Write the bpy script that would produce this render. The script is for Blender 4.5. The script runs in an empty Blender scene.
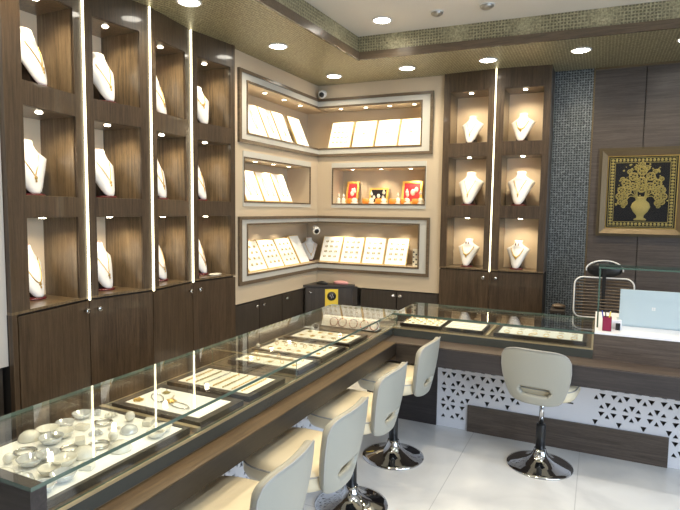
import bpy, bmesh, math, random
from mathutils import Vector, Matrix
random.seed(7)
S = bpy.context.scene
COL = S.collection
PI = math.pi

# ------------------------------------------------------------------ materials
def new_mat(name):
    m = bpy.data.materials.new(name); m.use_nodes = True
    nt = m.node_tree; nt.nodes.clear()
    out = nt.nodes.new('ShaderNodeOutputMaterial')
    return m, nt, out

def N(nt, t, **kw):
    n = nt.nodes.new(t)
    for k, v in kw.items(): setattr(n, k, v)
    return n

def coords(nt, scale, rot=(0, 0, 0)):
    tc = N(nt, 'ShaderNodeTexCoord'); mp = N(nt, 'ShaderNodeMapping')
    mp.inputs['Scale'].default_value = scale; mp.inputs['Rotation'].default_value = rot
    nt.links.new(tc.outputs['Object'], mp.inputs['Vector'])
    return mp.outputs['Vector']

def pbsdf(nt, out, col=(.8, .8, .8), rough=.5, metal=0., coat=0., spec=.5, emis=None, est=0., coat_rough=.05):
    b = N(nt, 'ShaderNodeBsdfPrincipled')
    b.inputs['Base Color'].default_value = (*col, 1); b.inputs['Roughness'].default_value = rough
    b.inputs['Metallic'].default_value = metal; b.inputs['Coat Weight'].default_value = coat
    b.inputs['Coat Roughness'].default_value = coat_rough
    b.inputs['Specular IOR Level'].default_value = spec
    if emis: b.inputs['Emission Color'].default_value = (*emis, 1); b.inputs['Emission Strength'].default_value = est
    nt.links.new(b.outputs[0], out.inputs['Surface'])
    return b

def plain(name, col, rough=.5, metal=0., noise=.06, nscale=30, bump=0., **kw):
    m, nt, out = new_mat(name); b = pbsdf(nt, out, col, rough, metal, **kw)
    v = coords(nt, (nscale,) * 3); nz = N(nt, 'ShaderNodeTexNoise'); nz.inputs['Detail'].default_value = 4
    nt.links.new(v, nz.inputs['Vector'])
    mx = N(nt, 'ShaderNodeMix', data_type='RGBA')
    mx.inputs[6].default_value = (*[c * (1 - noise) for c in col], 1); mx.inputs[7].default_value = (*[min(1, c * (1 + noise)) for c in col], 1)
    nt.links.new(nz.outputs['Fac'], mx.inputs[0]); nt.links.new(mx.outputs[2], b.inputs['Base Color'])
    if bump:
        bp = N(nt, 'ShaderNodeBump'); bp.inputs['Strength'].default_value = bump; bp.inputs['Distance'].default_value = .002
        nt.links.new(nz.outputs['Fac'], bp.inputs['Height']); nt.links.new(bp.outputs[0], b.inputs['Normal'])
    return m

def wood(name, dark, light, axis='z', rough=.35, coat=.0, freq=1.0, coat_rough=.05):
    m, nt, out = new_mat(name); b = pbsdf(nt, out, dark, rough, coat=coat, coat_rough=coat_rough)
    lo, hi = 4.0 * freq, 85 * freq
    sc = {'z': (hi, hi, lo), 'x': (lo, hi, hi), 'y': (hi, lo, hi)}[axis]
    v = coords(nt, sc)
    n1 = N(nt, 'ShaderNodeTexNoise'); n1.inputs['Detail'].default_value = 6; n1.inputs['Roughness'].default_value = .65
    n1.inputs['Distortion'].default_value = 1.4
    nt.links.new(v, n1.inputs['Vector'])
    v2 = coords(nt, tuple(s * .12 for s in sc)); n2 = N(nt, 'ShaderNodeTexNoise'); n2.inputs['Detail'].default_value = 3
    nt.links.new(v2, n2.inputs['Vector'])
    ad = N(nt, 'ShaderNodeMath', operation='ADD'); nt.links.new(n1.outputs['Fac'], ad.inputs[0]); nt.links.new(n2.outputs['Fac'], ad.inputs[1]); n2.inputs['Distortion'].default_value = 1.5
    cr = N(nt, 'ShaderNodeValToRGB'); cr.color_ramp.elements[0].position = .36; cr.color_ramp.elements[1].position = .64
    cr.color_ramp.elements[0].color = (*dark, 1); cr.color_ramp.elements[1].color = (*light, 1)
    hf = N(nt, 'ShaderNodeMath', operation='MULTIPLY'); hf.inputs[1].default_value = .5
    nt.links.new(ad.outputs[0], hf.inputs[0]); nt.links.new(hf.outputs[0], cr.inputs[0]); nt.links.new(cr.outputs[0], b.inputs['Base Color'])
    bp = N(nt, 'ShaderNodeBump'); bp.inputs['Strength'].default_value = .12; bp.inputs['Distance'].default_value = .001
    nt.links.new(n1.outputs['Fac'], bp.inputs['Height']); nt.links.new(bp.outputs[0], b.inputs['Normal'])
    return m

def woven(name, c1, c2, pitch, rough=.35, metal=.5, bump=.6):
    """metallic woven wallpaper: crossing threads with random cells"""
    m, nt, out = new_mat(name); b = pbsdf(nt, out, c1, rough, metal)
    v = coords(nt, (1 / pitch,) * 3)
    ns = N(nt, 'ShaderNodeTexNoise'); ns.inputs['Scale'].default_value = .35; ns.inputs['Detail'].default_value = 3
    nt.links.new(v, ns.inputs['Vector'])
    vo = N(nt, 'ShaderNodeTexVoronoi', distance='CHEBYCHEV'); vo.inputs['Randomness'].default_value = .14; vo.inputs['Scale'].default_value = 1
    nt.links.new(v, vo.inputs['Vector'])
    wn = N(nt, 'ShaderNodeTexNoise'); wn.inputs['Scale'].default_value = 1.7; wn.inputs['Detail'].default_value = 5
    nt.links.new(v, wn.inputs['Vector'])
    ml = N(nt, 'ShaderNodeMath', operation='MULTIPLY'); nt.links.new(vo.outputs['Distance'], ml.inputs[0]); nt.links.new(wn.outputs['Fac'], ml.inputs[1])
    cr = N(nt, 'ShaderNodeValToRGB'); cr.color_ramp.elements[0].position = .08; cr.color_ramp.elements[1].position = .38
    cr.color_ramp.elements[0].color = (*c2, 1); cr.color_ramp.elements[1].color = (*c1, 1)
    nt.links.new(ml.outputs[0], cr.inputs[0]); nt.links.new(cr.outputs[0], b.inputs['Base Color'])
    bp = N(nt, 'ShaderNodeBump'); bp.inputs['Strength'].default_value = bump; bp.inputs['Distance'].default_value = pitch * .25
    bp.invert = True
    nt.links.new(ml.outputs[0], bp.inputs['Height']); nt.links.new(bp.outputs[0], b.inputs['Normal'])
    return m

def glassy(name, tint=(.97, .985, .975), ior=1.42, rough=.0, refl=1.0):
    m, nt, out = new_mat(name)
    tr = N(nt, 'ShaderNodeBsdfTransparent'); tr.inputs[0].default_value = (*tint, 1)
    gl = N(nt, 'ShaderNodeBsdfGlossy'); gl.inputs['Roughness'].default_value = rough
    gl.inputs['Color'].default_value = (refl, refl, refl, 1)
    fr = N(nt, 'ShaderNodeFresnel'); ge = N(nt, 'ShaderNodeNewGeometry')
    im = N(nt, 'ShaderNodeMix', data_type='FLOAT'); im.inputs[2].default_value = ior; im.inputs[3].default_value = 1 / ior
    nt.links.new(ge.outputs['Backfacing'], im.inputs[0]); nt.links.new(im.outputs[0], fr.inputs[0])
    nz = N(nt, 'ShaderNodeTexNoise'); nz.inputs['Scale'].default_value = 2.0
    nt.links.new(coords(nt, (1, 1, 1)), nz.inputs['Vector'])
    mm = N(nt, 'ShaderNodeMath', operation='MULTIPLY_ADD'); mm.inputs[1].default_value = .01; nt.links.new(nz.outputs['Fac'], mm.inputs[0]); nt.links.new(fr.outputs[0], mm.inputs[2])
    mx = N(nt, 'ShaderNodeMixShader'); nt.links.new(mm.outputs[0], mx.inputs[0]); nt.links.new(tr.outputs[0], mx.inputs[1]); nt.links.new(gl.outputs[0], mx.inputs[2])
    nt.links.new(mx.outputs[0], out.inputs['Surface'])
    return m

def emit(name, col, st):
    m, nt, out = new_mat(name); e = N(nt, 'ShaderNodeEmission'); e.inputs[0].default_value = (*col, 1); e.inputs[1].default_value = st
    nt.links.new(e.outputs[0], out.inputs['Surface']); return m

def marble(name):
    m, nt, out = new_mat(name); b = pbsdf(nt, out, (.8, .8, .8), .09, spec=.6)
    v = coords(nt, (1, 1, 1)); n1 = N(nt, 'ShaderNodeTexNoise'); n1.inputs['Scale'].default_value = 1.3; n1.inputs['Detail'].default_value = 7; n1.inputs['Distortion'].default_value = 1.6
    nt.links.new(v, n1.inputs['Vector'])
    cr = N(nt, 'ShaderNodeValToRGB'); e = cr.color_ramp.elements; e[0].position = .33; e[0].color = (.62, .62, .62, 1); e[1].position = .62; e[1].color = (.80, .795, .78, 1)
    nt.links.new(n1.outputs['Fac'], cr.inputs[0])
    br = N(nt, 'ShaderNodeTexBrick'); br.offset = 0; br.inputs['Scale'].default_value = 1; br.inputs['Mortar Size'].default_value = .0025
    br.inputs['Brick Width'].default_value = .66; br.inputs['Row Height'].default_value = 1.32; br.inputs['Mortar'].default_value = (.55, .55, .55, 1)
    mp = N(nt, 'ShaderNodeMapping'); mp.inputs['Location'].default_value = (.71, .30, 0); nt.links.new(v, mp.inputs['Vector'])
    nt.links.new(mp.outputs[0], br.inputs['Vector'])
    nt.links.new(cr.outputs[0], br.inputs['Color1']); nt.links.new(cr.outputs[0], br.inputs['Color2'])
    nt.links.new(br.outputs['Color'], b.inputs['Base Color'])
    return m

M = {}
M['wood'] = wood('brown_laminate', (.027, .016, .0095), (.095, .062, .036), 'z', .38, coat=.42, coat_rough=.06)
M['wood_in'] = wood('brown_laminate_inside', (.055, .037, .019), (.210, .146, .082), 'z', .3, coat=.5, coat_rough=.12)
M['wood_x'] = wood('brown_laminate_horizontal', (.055, .040, .031), (.130, .098, .078), 'x', .38)
M['wood_y'] = wood('brown_laminate_along_y', (.078, .050, .026), (.175, .116, .062), 'y', .35)
M['wood_dark'] = wood('dark_laminate', (.028, .022, .018), (.052, .041, .033), 'z', .45)
M['wood_fascia'] = wood('dark_fascia', (.022, .018, .018), (.050, .041, .040), 'x', .45)
M['wood_fascia_y'] = wood('dark_fascia_y', (.014, .011, .010), (.030, .024, .021), 'y', .45)
M['panel'] = wood('grey_brown_panel', (.055, .045, .040), (.120, .098, .088), 'x', .33, freq=.8)
M['trim'] = wood('brown_trim', (.085, .060, .038), (.16, .115, .075), 'x', .25)
M['beige'] = plain('beige_wallpaper', (.54, .44, .315), .6, noise=.05, nscale=90, bump=.2)
M['pale_wall'] = plain('pale_textured_wall', (.50, .47, .43), .7, noise=.08, nscale=120, bump=.4)
M['dark_wall'] = plain('brown_grey_wall', (.20, .18, .16), .7, noise=.1, nscale=20)
M['cream_back'] = plain('cream_panel', (.66, .53, .37), .5, noise=.05, nscale=60)
M['band'] = plain('pale_grey_band', (.50, .49, .45), .5, noise=.12, nscale=70, bump=.3)
M['ceil_white'] = plain('white_ceiling', (.72, .68, .62), .7, noise=.02, nscale=10)
M['woven'] = woven('warm_lit_woven_wallpaper', (.66, .59, .37), (.13, .115, .065), .021, rough=.42, metal=.25)  # ceiling copy of the champagne wallpaper, warm lamp light put into the colour
M['woven_cool_lit'] = woven('cool_lit_woven_wallpaper', (.40, .44, .46), (.035, .042, .048), .020, rough=.3, metal=.45, bump=.9)  # same wallpaper on the back wall, cool daylight put into the colour
M['floor'] = marble('white_marble')
M['white'] = plain('white_panel', (.85, .84, .87), .4, noise=.02)
M['bust'] = plain('white_leatherette', (.86, .84, .80), .45, noise=.02)
M['pad'] = plain('ivory_velvet', (.92, .88, .76), .8, noise=.04, nscale=200)
M['padwhite'] = plain('white_velvet', (.95, .94, .90), .8, noise=.02)
M['traydark'] = plain('dark_tray_wood', (.022, .015, .011), .35, noise=.2)
M['padedge'] = plain('golden_edge', (.62, .44, .18), .45, noise=.1)
M['gold'] = plain('gold', (.78, .52, .16), .28, metal=1, noise=.08, nscale=300)
M['dullgold'] = plain('dull_gold_thread', (.40, .31, .10), .5, metal=.2, noise=.65, nscale=140, bump=.5)
M['silver'] = plain('silver', (.70, .69, .66), .2, metal=1, noise=.05)
M['pearl'] = plain('pearl', (.80, .77, .67), .18, noise=.05, coat=.6)
M['crystal'] = plain('crystal', (.72, .74, .74), .08, metal=.35, noise=.15, nscale=400, coat=.8)
M['chrome'] = plain('chrome', (.62, .62, .63), .06, metal=1, noise=.02)
M['black'] = plain('black_plastic', (.012, .012, .013), .35, noise=.1)
M['blackcloth'] = plain('black_velvet', (.006, .005, .010), .9, noise=.2)
M['cream'] = plain('cream_leatherette', (.72, .63, .45), .42, noise=.03, nscale=80, bump=.08)
M['cream_shaded'] = plain('shaded_cream_leatherette', (.35, .345, .30), .42, noise=.03, nscale=80, bump=.08)  # cream of the stool backs, darkened and greyed to carry their shade
M['piping'] = plain('grey_piping', (.36, .35, .33), .5, noise=.05)
M['maroon'] = plain('maroon_lacquer', (.10, .012, .015), .3, noise=.1)
M['glass'] = glassy('clear_glass')
M['glassedge'] = plain('green_glass_edge', (.08, .125, .10), .12, noise=.15, nscale=15, coat=.5)
M['strip'] = plain('champagne_metal', (.55, .45, .28), .3, metal=.7, noise=.05)
M['darkglass'] = plain('dark_glossy_strip', (.05, .055, .05), .12, noise=.1, coat=.6)
M['alum'] = plain('aluminium', (.45, .44, .42), .3, metal=.9, noise=.04)
M['led'] = emit('led_light', (1, .92, .62), 5.5)
M['lamp'] = emit('lamp_light', (1, .93, .80), 26)
M['spot'] = emit('spot_light', (1, .88, .66), 22)
M['whiteplastic'] = plain('white_plastic', (.75, .74, .72), .35, noise=.02)
M['frame_gold'] = plain('antique_gold_frame', (.17, .125, .07), .38, metal=.5, noise=.35, nscale=60, bump=.5)
M['frame_dark'] = plain('dark_gold_moulding', (.10, .075, .04), .4, metal=.4, noise=.3, nscale=60)
M['laptop'] = plain('pale_blue_metal', (.48, .575, .61), .38, metal=.15, noise=.02)
M['yellow'] = plain('yellow_card', (.72, .54, .05), .5, noise=.03)
M['magenta'] = plain('magenta_card', (.25, .01, .05), .5, noise=.3, nscale=200)
M['pink'] = plain('pink_wrap', (.62, .30, .30), .5, noise=.1)
M['orange'] = plain('orange_gloss', (.75, .25, .03), .35, noise=.1)
M['goldframe'] = plain('bright_gold_frame', (.80, .50, .12), .35, metal=.5, noise=.1)
M['red'] = plain('red_cloth', (.55, .02, .03), .5, noise=.2)
M['blue'] = plain('blue_plastic', (.03, .06, .4), .4)
M['copper'] = plain('rose_gold', (.62, .26, .16), .25, metal=.9)
M['darkgap'] = plain('dark_gap', (.012, .010, .009), .8)
M['slat'] = plain('brown_mesh', (.09, .06, .035), .35, noise=.2)
M['paper'] = plain('pale_print', (.72, .75, .74), .4, noise=.25, nscale=35)

# ------------------------------------------------------------------ mesh builder
class MB:
    def __init__(s): s.bm = bmesh.new()
    def poly(s, pts, idx=0):
        vs = [s.bm.verts.new(p) for p in pts]; f = s.bm.faces.new(vs); f.material_index = idx; return f
    def hexa(s, b, t, idx=0):
        """b,t: 4 bottom and 4 top points"""
        n = len(b); vb = [s.bm.verts.new(p) for p in b]; vt = [s.bm.verts.new(p) for p in t]
        fs = [s.bm.faces.new(vb[::-1]), s.bm.faces.new(vt)]
        for i in range(n): fs.append(s.bm.faces.new((vb[i], vb[(i + 1) % n], vt[(i + 1) % n], vt[i])))
        for f in fs: f.material_index = idx
        return fs
    def prism(s, pts, z0, z1, idx=0): return s.hexa([(p[0], p[1], z0) for p in pts], [(p[0], p[1], z1) for p in pts], idx)
    def box(s, x0, x1, y0, y1, z0, z1, idx=0, fn=None):
        c = [(x0, y0), (x1, y0), (x1, y1), (x0, y1)]
        if fn: return s.hexa([fn(a, b, z0) for a, b in c], [fn(a, b, z1) for a, b in c], idx)
        return s.prism(c, z0, z1, idx)
    def lathe(s, prof, c=(0, 0, 0), n=24, idx=0, mat=None):
        rings = []
        for r, z in prof:
            if r < 1e-6: rings.append([s.bm.verts.new((0, 0, z))])
            else: rings.append([s.bm.verts.new((r * math.cos(2 * PI * i / n), r * math.sin(2 * PI * i / n), z)) for i in range(n)])
        fs = []
        for a, b in zip(rings, rings[1:]):
            for i in range(n):
                j = (i + 1) % n
                if len(a) == 1 and len(b) == 1: continue
                if len(a) == 1: fs.append(s.bm.faces.new((a[0], b[j], b[i])))
                elif len(b) == 1: fs.append(s.bm.faces.new((a[i], a[j], b[0])))
                else: fs.append(s.bm.faces.new((a[i], a[j], b[j], b[i])))
        for r, rev in ((rings[0], True), (rings[-1], False)):
            if len(r) > 1: fs.append(s.bm.faces.new(r[::-1] if rev else r))
        for f in fs: f.material_index = idx; f.smooth = True
        for f in fs:
            if len(f.verts) > 4: f.smooth = False
        vs = [v for r in rings for v in r]
        for v in vs:
            p = v.co.copy()
            if mat: p = mat @ p
            v.co = p + Vector(c)
        return fs
    def tube(s, pts, r, n=8, idx=0, closed=False):
        pts = [Vector(p) for p in pts]; L = len(pts); rings = []
        prev = None
        for i, p in enumerate(pts):
            if closed: t = pts[(i + 1) % L] - pts[i - 1]
            else: t = pts[min(i + 1, L - 1)] - pts[max(i - 1, 0)]
            t.normalize()
            if prev is None:
                u = t.cross(Vector((0, 0, 1)))
                if u.length < .1: u = t.cross(Vector((1, 0, 0)))
            else: u = prev - t * prev.dot(t)
            u.normalize(); prev = u; w = t.cross(u)
            rr = r[i] if isinstance(r, (list, tuple)) else r
            rings.append([s.bm.verts.new(p + (u * math.cos(2 * PI * k / n) + w * math.sin(2 * PI * k / n)) * rr) for k in range(n)])
        for i in range(L if closed else L - 1):
            a, b = rings[i], rings[(i + 1) % L]
            for k in range(n):
                f = s.bm.faces.new((a[k], a[(k + 1) % n], b[(k + 1) % n], b[k])); f.smooth = True; f.material_index = idx
        if not closed:
            s.bm.faces.new(rings[0][::-1]).material_index = idx; s.bm.faces.new(rings[-1]).material_index = idx
    def sphere(s, c, r, n=10, idx=0, sc=(1, 1, 1)):
        prof = [(r * math.sin(PI * i / n), -r * math.cos(PI * i / n)) for i in range(n + 1)]
        prof[0] = (0, -r); prof[-1] = (0, r)
        s.lathe(prof, c, n=max(8, n + 4), idx=idx, mat=Matrix.Diagonal((*sc, 1)))
    def loft(s, rings, idx=0, cap=True):
        R = [[s.bm.verts.new(p) for p in r] for r in rings]; n = len(R[0])
        for a, b in zip(R, R[1:]):
            for i in range(n):
                f = s.bm.faces.new((a[i], a[(i + 1) % n], b[(i + 1) % n], b[i])); f.smooth = True; f.material_index = idx
        if cap: s.bm.faces.new(R[0][::-1]).material_index = idx; s.bm.faces.new(R[-1]).material_index = idx
    def xform(s, m): bmesh.ops.transform(s.bm, matrix=m, verts=s.bm.verts)
    def bevel(s, w, seg=2):
        bmesh.ops.bevel(s.bm, geom=list(s.bm.edges), offset=w, segments=seg, affect='EDGES', profile=.7, clamp_overlap=True)
    def mesh(s, name, mats, off=None, smooth=False):
        bmesh.ops.recalc_face_normals(s.bm, faces=s.bm.faces)
        if off is not None: bmesh.ops.translate(s.bm, vec=-Vector(off), verts=s.bm.verts)
        me = bpy.data.meshes.new(name); s.bm.to_mesh(me); s.bm.free()
        for m in (mats if isinstance(mats, (list, tuple)) else [mats]): me.materials.append(m)
        if smooth:
            for p in me.polygons: p.use_smooth = True
        return me

def link(name, me, parent=None):
    o = bpy.data.objects.new(name, me); COL.objects.link(o)
    if parent: o.parent = parent
    return o

def part(name, mb, mats, parent, label=None, local=False, smooth=False):
    """mesh given in world coordinates unless local; parent is an unrotated Empty (or a part of one)"""
    off = None if local else world_base(parent)
    o = link(name, mb.mesh(name, mats, off, smooth), parent)
    if label: o['label'] = label
    return o

BASE = {}
def world_base(p):
    b = Vector((0, 0, 0))
    while p is not None:
        b += p.location; p = p.parent
    return b

def tag(o, label, cat, group=None, kind=None):
    if label: o['label'] = label
    if cat: o['category'] = cat
    if group: o['group'] = group
    if kind: o['kind'] = kind
    return o

def thing(name, loc, label, cat, group=None, rz=0.):
    o = bpy.data.objects.new(name, None); COL.objects.link(o); o.location = loc; o.rotation_euler = (0, 0, rz)
    o.empty_display_size = .05
    return tag(o, label, cat, group)

def single(name, mb, mats, label, cat, group=None, loc=(0, 0, 0), world=True, smooth=False, rot=None):
    """a thing that is one mesh; world coordinates with origin at loc"""
    o = link(name, mb.mesh(name, mats, loc if world else None, smooth)); o.location = loc
    if rot: o.rotation_euler = rot
    return tag(o, label, cat, group)

def struct(name, mb, mats, parent=None):
    o = link(name, mb.mesh(name, mats), parent); o['kind'] = 'structure'; return o

def copy_tree(o, parent=None):
    c = o.copy(); COL.objects.link(c); c.parent = parent
    for ch in list(o.children): copy_tree(ch, c)
    return c

def light(kind, loc, power, col=(1, .87, .66), size=.06, rot=None, spread=None, spot=None, blend=.6, sizey=None):
    l = bpy.data.lights.new(kind.lower() + '_light', kind); l.energy = power; l.color = col
    if kind == 'AREA':
        l.shape = 'DISK' if sizey is None else 'RECTANGLE'; l.size = size
        if sizey: l.size_y = sizey
        if spread: l.spread = spread
    else:
        l.shadow_soft_size = size
        if spot: l.spot_size = spot; l.spot_blend = blend
    o = bpy.data.objects.new(l.name, l); COL.objects.link(o); o.location = loc
    if rot: o.rotation_euler = rot
    return o

# ------------------------------------------------------------------ camera
H = 1.5; YAW, PITCH, ROLL, FPX = .4435, .0833, .0125, 545.96
cam = bpy.data.cameras.new('camera'); co = bpy.data.objects.new('camera', cam); COL.objects.link(co)
cam.sensor_fit = 'HORIZONTAL'; cam.sensor_width = 36; cam.lens = 36 * FPX / 680; cam.clip_start = .05
fw = Vector((-math.sin(YAW) * math.cos(PITCH), math.cos(YAW) * math.cos(PITCH), -math.sin(PITCH)))
ri = Vector((math.cos(YAW), math.sin(YAW), 0)); up = ri.cross(fw)
R_ = ri * math.cos(ROLL) + up * math.sin(ROLL); U_ = -ri * math.sin(ROLL) + up * math.cos(ROLL)
co.matrix_world = Matrix(((R_.x, U_.x, -fw.x, 0), (R_.y, U_.y, -fw.y, 0), (R_.z, U_.z, -fw.z, H), (0, 0, 0, 1)))
S.camera = co

# ------------------------------------------------------------------ room constants
XL, YC = -2.443, 4.625          # corner of the niche walls
CB, SB = math.cos(.0359), math.sin(.0359)
ZC, ZI = 2.647, 2.82            # dropped and raised ceiling
def LW(u, d, z): return (XL + d, YC - u, z)                       # along the left wall, d into the room
def BW(u, d, z): return (XL + u * CB + d * SB, YC + u * SB - d * CB, z)
XBACK, YBACK = -2.71, 4.89

# floor, outer walls
b = MB(); b.box(-2.95, 3.0, -2.8, 5.15, -.1, 0); struct('floor', b, M['floor'])
b = MB(); b.box(-2.95, -2.735, -2.8, 5.15, 0, 2.9); struct('wall_left', b, M['pale_wall'])
b = MB()
b.box(-2.95, -.39, 4.93, 5.15, 0, 2.9); struct('wall_back', b, M['pale_wall'])
b = MB(); b.box(-.39, -.10, 4.90, 5.15, 0, ZC + .05); struct('wall_back_woven', b, M['woven_cool_lit'])
b = MB(); b.box(-.10, 3.0, 4.91, 5.15, 0, 2.9); struct('wall_back_right', b, M['wood_dark'])
# front wall, shop window opening in the right wall
b = MB(); b.box(-2.95, 3.0, -2.95, -2.8, 0, 2.9); struct('wall_front', b, M['dark_wall'])
b = MB(); b.box(3.0, 3.15, -2.95, -1.9, 0, 2.9); b.box(3.0, 3.15, 2.6, 5.15, 0, 2.9); b.box(3.0, 3.15, -1.9, 2.6, 2.5, 2.9); b.box(3.0, 3.15, -1.9, 2.6, 0, .1)
struct('wall_right', b, M['pale_wall'])
b = MB()
for y in (-1.9, -.4, 1.1, 2.56): b.box(3.03, 3.09, y, y + .04, .1, 2.5)
b.box(3.03, 3.09, -1.9, 2.6, 2.46, 2.5); b.box(3.03, 3.09, -1.9, 2.6, .1, .14)
wn = struct('window_1', b, M['alum'])
b = MB(); b.box(3.055, 3.061, -1.87, 2.57, .13, 2.47); g = link('window_pane', b.mesh('pane', M['glass'])); g.parent = wn

# pale wall piece left of the cabinets, dark cupboard below it
b = MB(); b.box(-2.735, -2.385, -2.8, 1.545, .775, ZC); struct('wall_left_near', b, M['pale_wall'])
r = thing('base_cabinet', (-2.6, .9, 0), 'dark low cupboard at the left picture edge, under the pale wall', 'cabinet')
b = MB(); b.box(-2.734, -2.42, .3, 1.53, .0, .77); part('carcass', b, M['wood_dark'], r)
b = MB(); b.box(-2.42, -2.402, .3, .91, .06, .765); part('door', b, M['wood_dark'], r)
b = MB(); b.box(-2.42, -2.402, .915, 1.525, .06, .765); part('door', b, M['wood_dark'], r)

# ceilings ----------------------------------------------------------
def TE(x): return 3.947 + .0655 * (x + 1.736) * .7      # back edge of the raised tray
tx0, ty0 = -1.742, 3.947
c_bl = (tx0, ty0); c_br = (3.0, ty0 + .0450 * (3.0 - tx0)); c_fl = (tx0 - .045 * 1.6, -2.0); c_fr = (3.0, -2.0)
c_fl = (-1.90, -2.0); 
b = MB()
for q in ([(-2.95, -2.8), (3.15, -2.8), c_fr, c_fl], [(-2.95, -2.8), c_fl, c_bl, (-2.95, 5.15)], [(-2.95, 5.15), c_bl, c_br, (3.15, 5.15)]):
    b.prism(q, ZC, ZC + .04)
struct('ceiling', b, M['woven'])
b = MB()
def wallband(p, q, z0, z1, t=.03):
    d = Vector((q[0] - p[0], q[1] - p[1])).normalized(); n = Vector((-d.y, d.x)) * t
    b.prism([p, q, (q[0] + n.x, q[1] + n.y), (p[0] + n.x, p[1] + n.y)], z0, z1)
wallband(c_fl, c_bl, ZC + .04, ZI); wallband(c_bl, c_br, ZC + .04, ZI); wallband(c_fr, c_fl, ZC + .04, ZI)
struct('ceiling_tray_side', b, M['woven'])
b = MB()
def inband(p, q, z0, z1, t=.02):
    d = Vector((q[0] - p[0], q[1] - p[1])).normalized(); n = Vector((d.y, -d.x)) * t
    b.prism([(p[0], p[1]), (q[0], q[1]), (q[0] + n.x, q[1] + n.y), (p[0] + n.x, p[1] + n.y)], z0, z1)
inband(c_fl, c_bl, ZC - .004, ZC + .052); inband(c_bl, c_br, ZC - .004, ZC + .052); inband(c_fr, c_fl, ZC - .004, ZC + .052)
struct('trim_1', b, M['trim'])
b = MB(); b.box(-2.95, 3.15, -2.95, 5.15, ZI, ZI + .1); struct('ceiling_raised', b, M['ceil_white'])

# ------------------------------------------------------------------ niche walls (left and back)
UL, UR = 1.375, 1.215           # lengths of the two wall pieces
OPEN = [(.995, 1.37), (1.555, 1.875), (2.07, 2.44)]
LOP = [(0, 1.15), (.160, 1.19), (0, 1.15)]; ROP = [(0, .995), (.163, 1.04), (0, .995)]
ND = .24
def skin(fn, U, ops, u0):
    b = MB()
    zs = [.775] + [z for o in OPEN for z in o] + [ZC]
    for i in range(0, len(zs), 2): b.box(u0, U, -.02, 0, zs[i], zs[i + 1], fn=fn)
    for (z0, z1), (a, c) in zip(OPEN, ops):
        if a > 0: b.box(u0, a, -.02, 0, z0, z1, fn=fn)
        b.box(c, U, -.02, 0, z0, z1, fn=fn)
    # jambs, backs
    for (z0, z1), (a, c) in zip(OPEN, ops):
        b.box(c, c + .02, -ND, -.02, z0, z1, fn=fn)
        if a > 0: b.box(a - .02, a, -ND, -.02, z0, z1, fn=fn)
        b.box((a if a > 0 else -ND - .02), c, -ND - .02, -ND, z0 - .02, z1 + .02, fn=fn)
    for i, ((z0, z1), (a, c)) in enumerate(zip(OPEN, ops)):
        s0 = a if a > 0 else (-ND if fn is LW else 0)
        b.box(s0, c, -ND, -.02 if a > 0 or fn is LW else -.02, z0 - .02, z0, fn=fn)
        b.box(s0, c, -ND, -.02, z1, z1 + .02, fn=fn)
    return b
struct('wall_left_niches', skin(LW, UL, LOP, 0), M['beige'])
struct('wall_back_niches', skin(BW, UR, ROP, 0), M['beige'])

# trims and pale bands round the openings: (z0,z1 of rectangle outer, inner)
def frame_L(ops_end_L, ops_end_R, outer, inner, eL, iL, eR, iR, mat, n, th):
    """L-shaped frame wrapping the corner; outer/inner z pairs, e/i outer and inner end positions"""
    b = MB()
    for fn, e, i in ((LW, eL, iL), (BW, eR, iR)):
        b.box(0, e, -.001, th, inner[1], outer[1], fn=fn); b.box(0, e, -.001, th, outer[0], inner[0], fn=fn)
        b.box(i, e, -.001, th, inner[0], inner[1], fn=fn)
    struct('trim_%d' % n, b, mat)
frame_L(0, 0, (1.987, 2.524), (2.014, 2.500), 1.268, 1.238, 1.105, 1.078, M['trim'], 2, .02)
frame_L(0, 0, (2.014, 2.500), (2.055, 2.455), 1.238, 1.165, 1.078, 1.008, M['band'], 3, .008)
frame_L(0, 0, (2.055, 2.455), (2.07, 2.44), 1.165, 1.15, 1.008, .995, M['trim'], 4, .012)
frame_L(0, 0, (.915, 1.438), (.943, 1.414), 1.268, 1.238, 1.098, 1.072, M['trim'], 5, .02)
frame_L(0, 0, (.943, 1.414), (.980, 1.384), 1.238, 1.165, 1.072, 1.008, M['band'], 6, .008)
frame_L(0, 0, (.980, 1.384), (.995, 1.37), 1.165, 1.15, 1.008, .995, M['trim'], 7, .012)
def frame_R(fn, o, i, mat, n, th):
    b = MB()
    b.box(o[0], o[1], -.001, th, i[3], o[3], fn=fn); b.box(o[0], o[1], -.001, th, o[2], i[2], fn=fn)
    b.box(o[0], i[0], -.001, th, i[2], i[3], fn=fn); b.box(i[1], o[1], -.001, th, i[2], i[3], fn=fn)
    struct('trim_%d' % n, b, mat)
frame_R(LW, (.145, 1.205, 1.515, 1.930), (.150, 1.20, 1.543, 1.887), M['band'], 8, .007)
frame_R(LW, (.150, 1.20, 1.543, 1.887), (.16, 1.19, 1.555, 1.875), M['trim'], 9, .010)
frame_R(BW, (.148, 1.055, 1.515, 1.930), (.153, 1.05, 1.543, 1.887), M['band'], 10, .007)
frame_R(BW, (.153, 1.05, 1.543, 1.887), (.163, 1.04, 1.555, 1.875), M['trim'], 11, .010)

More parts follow.
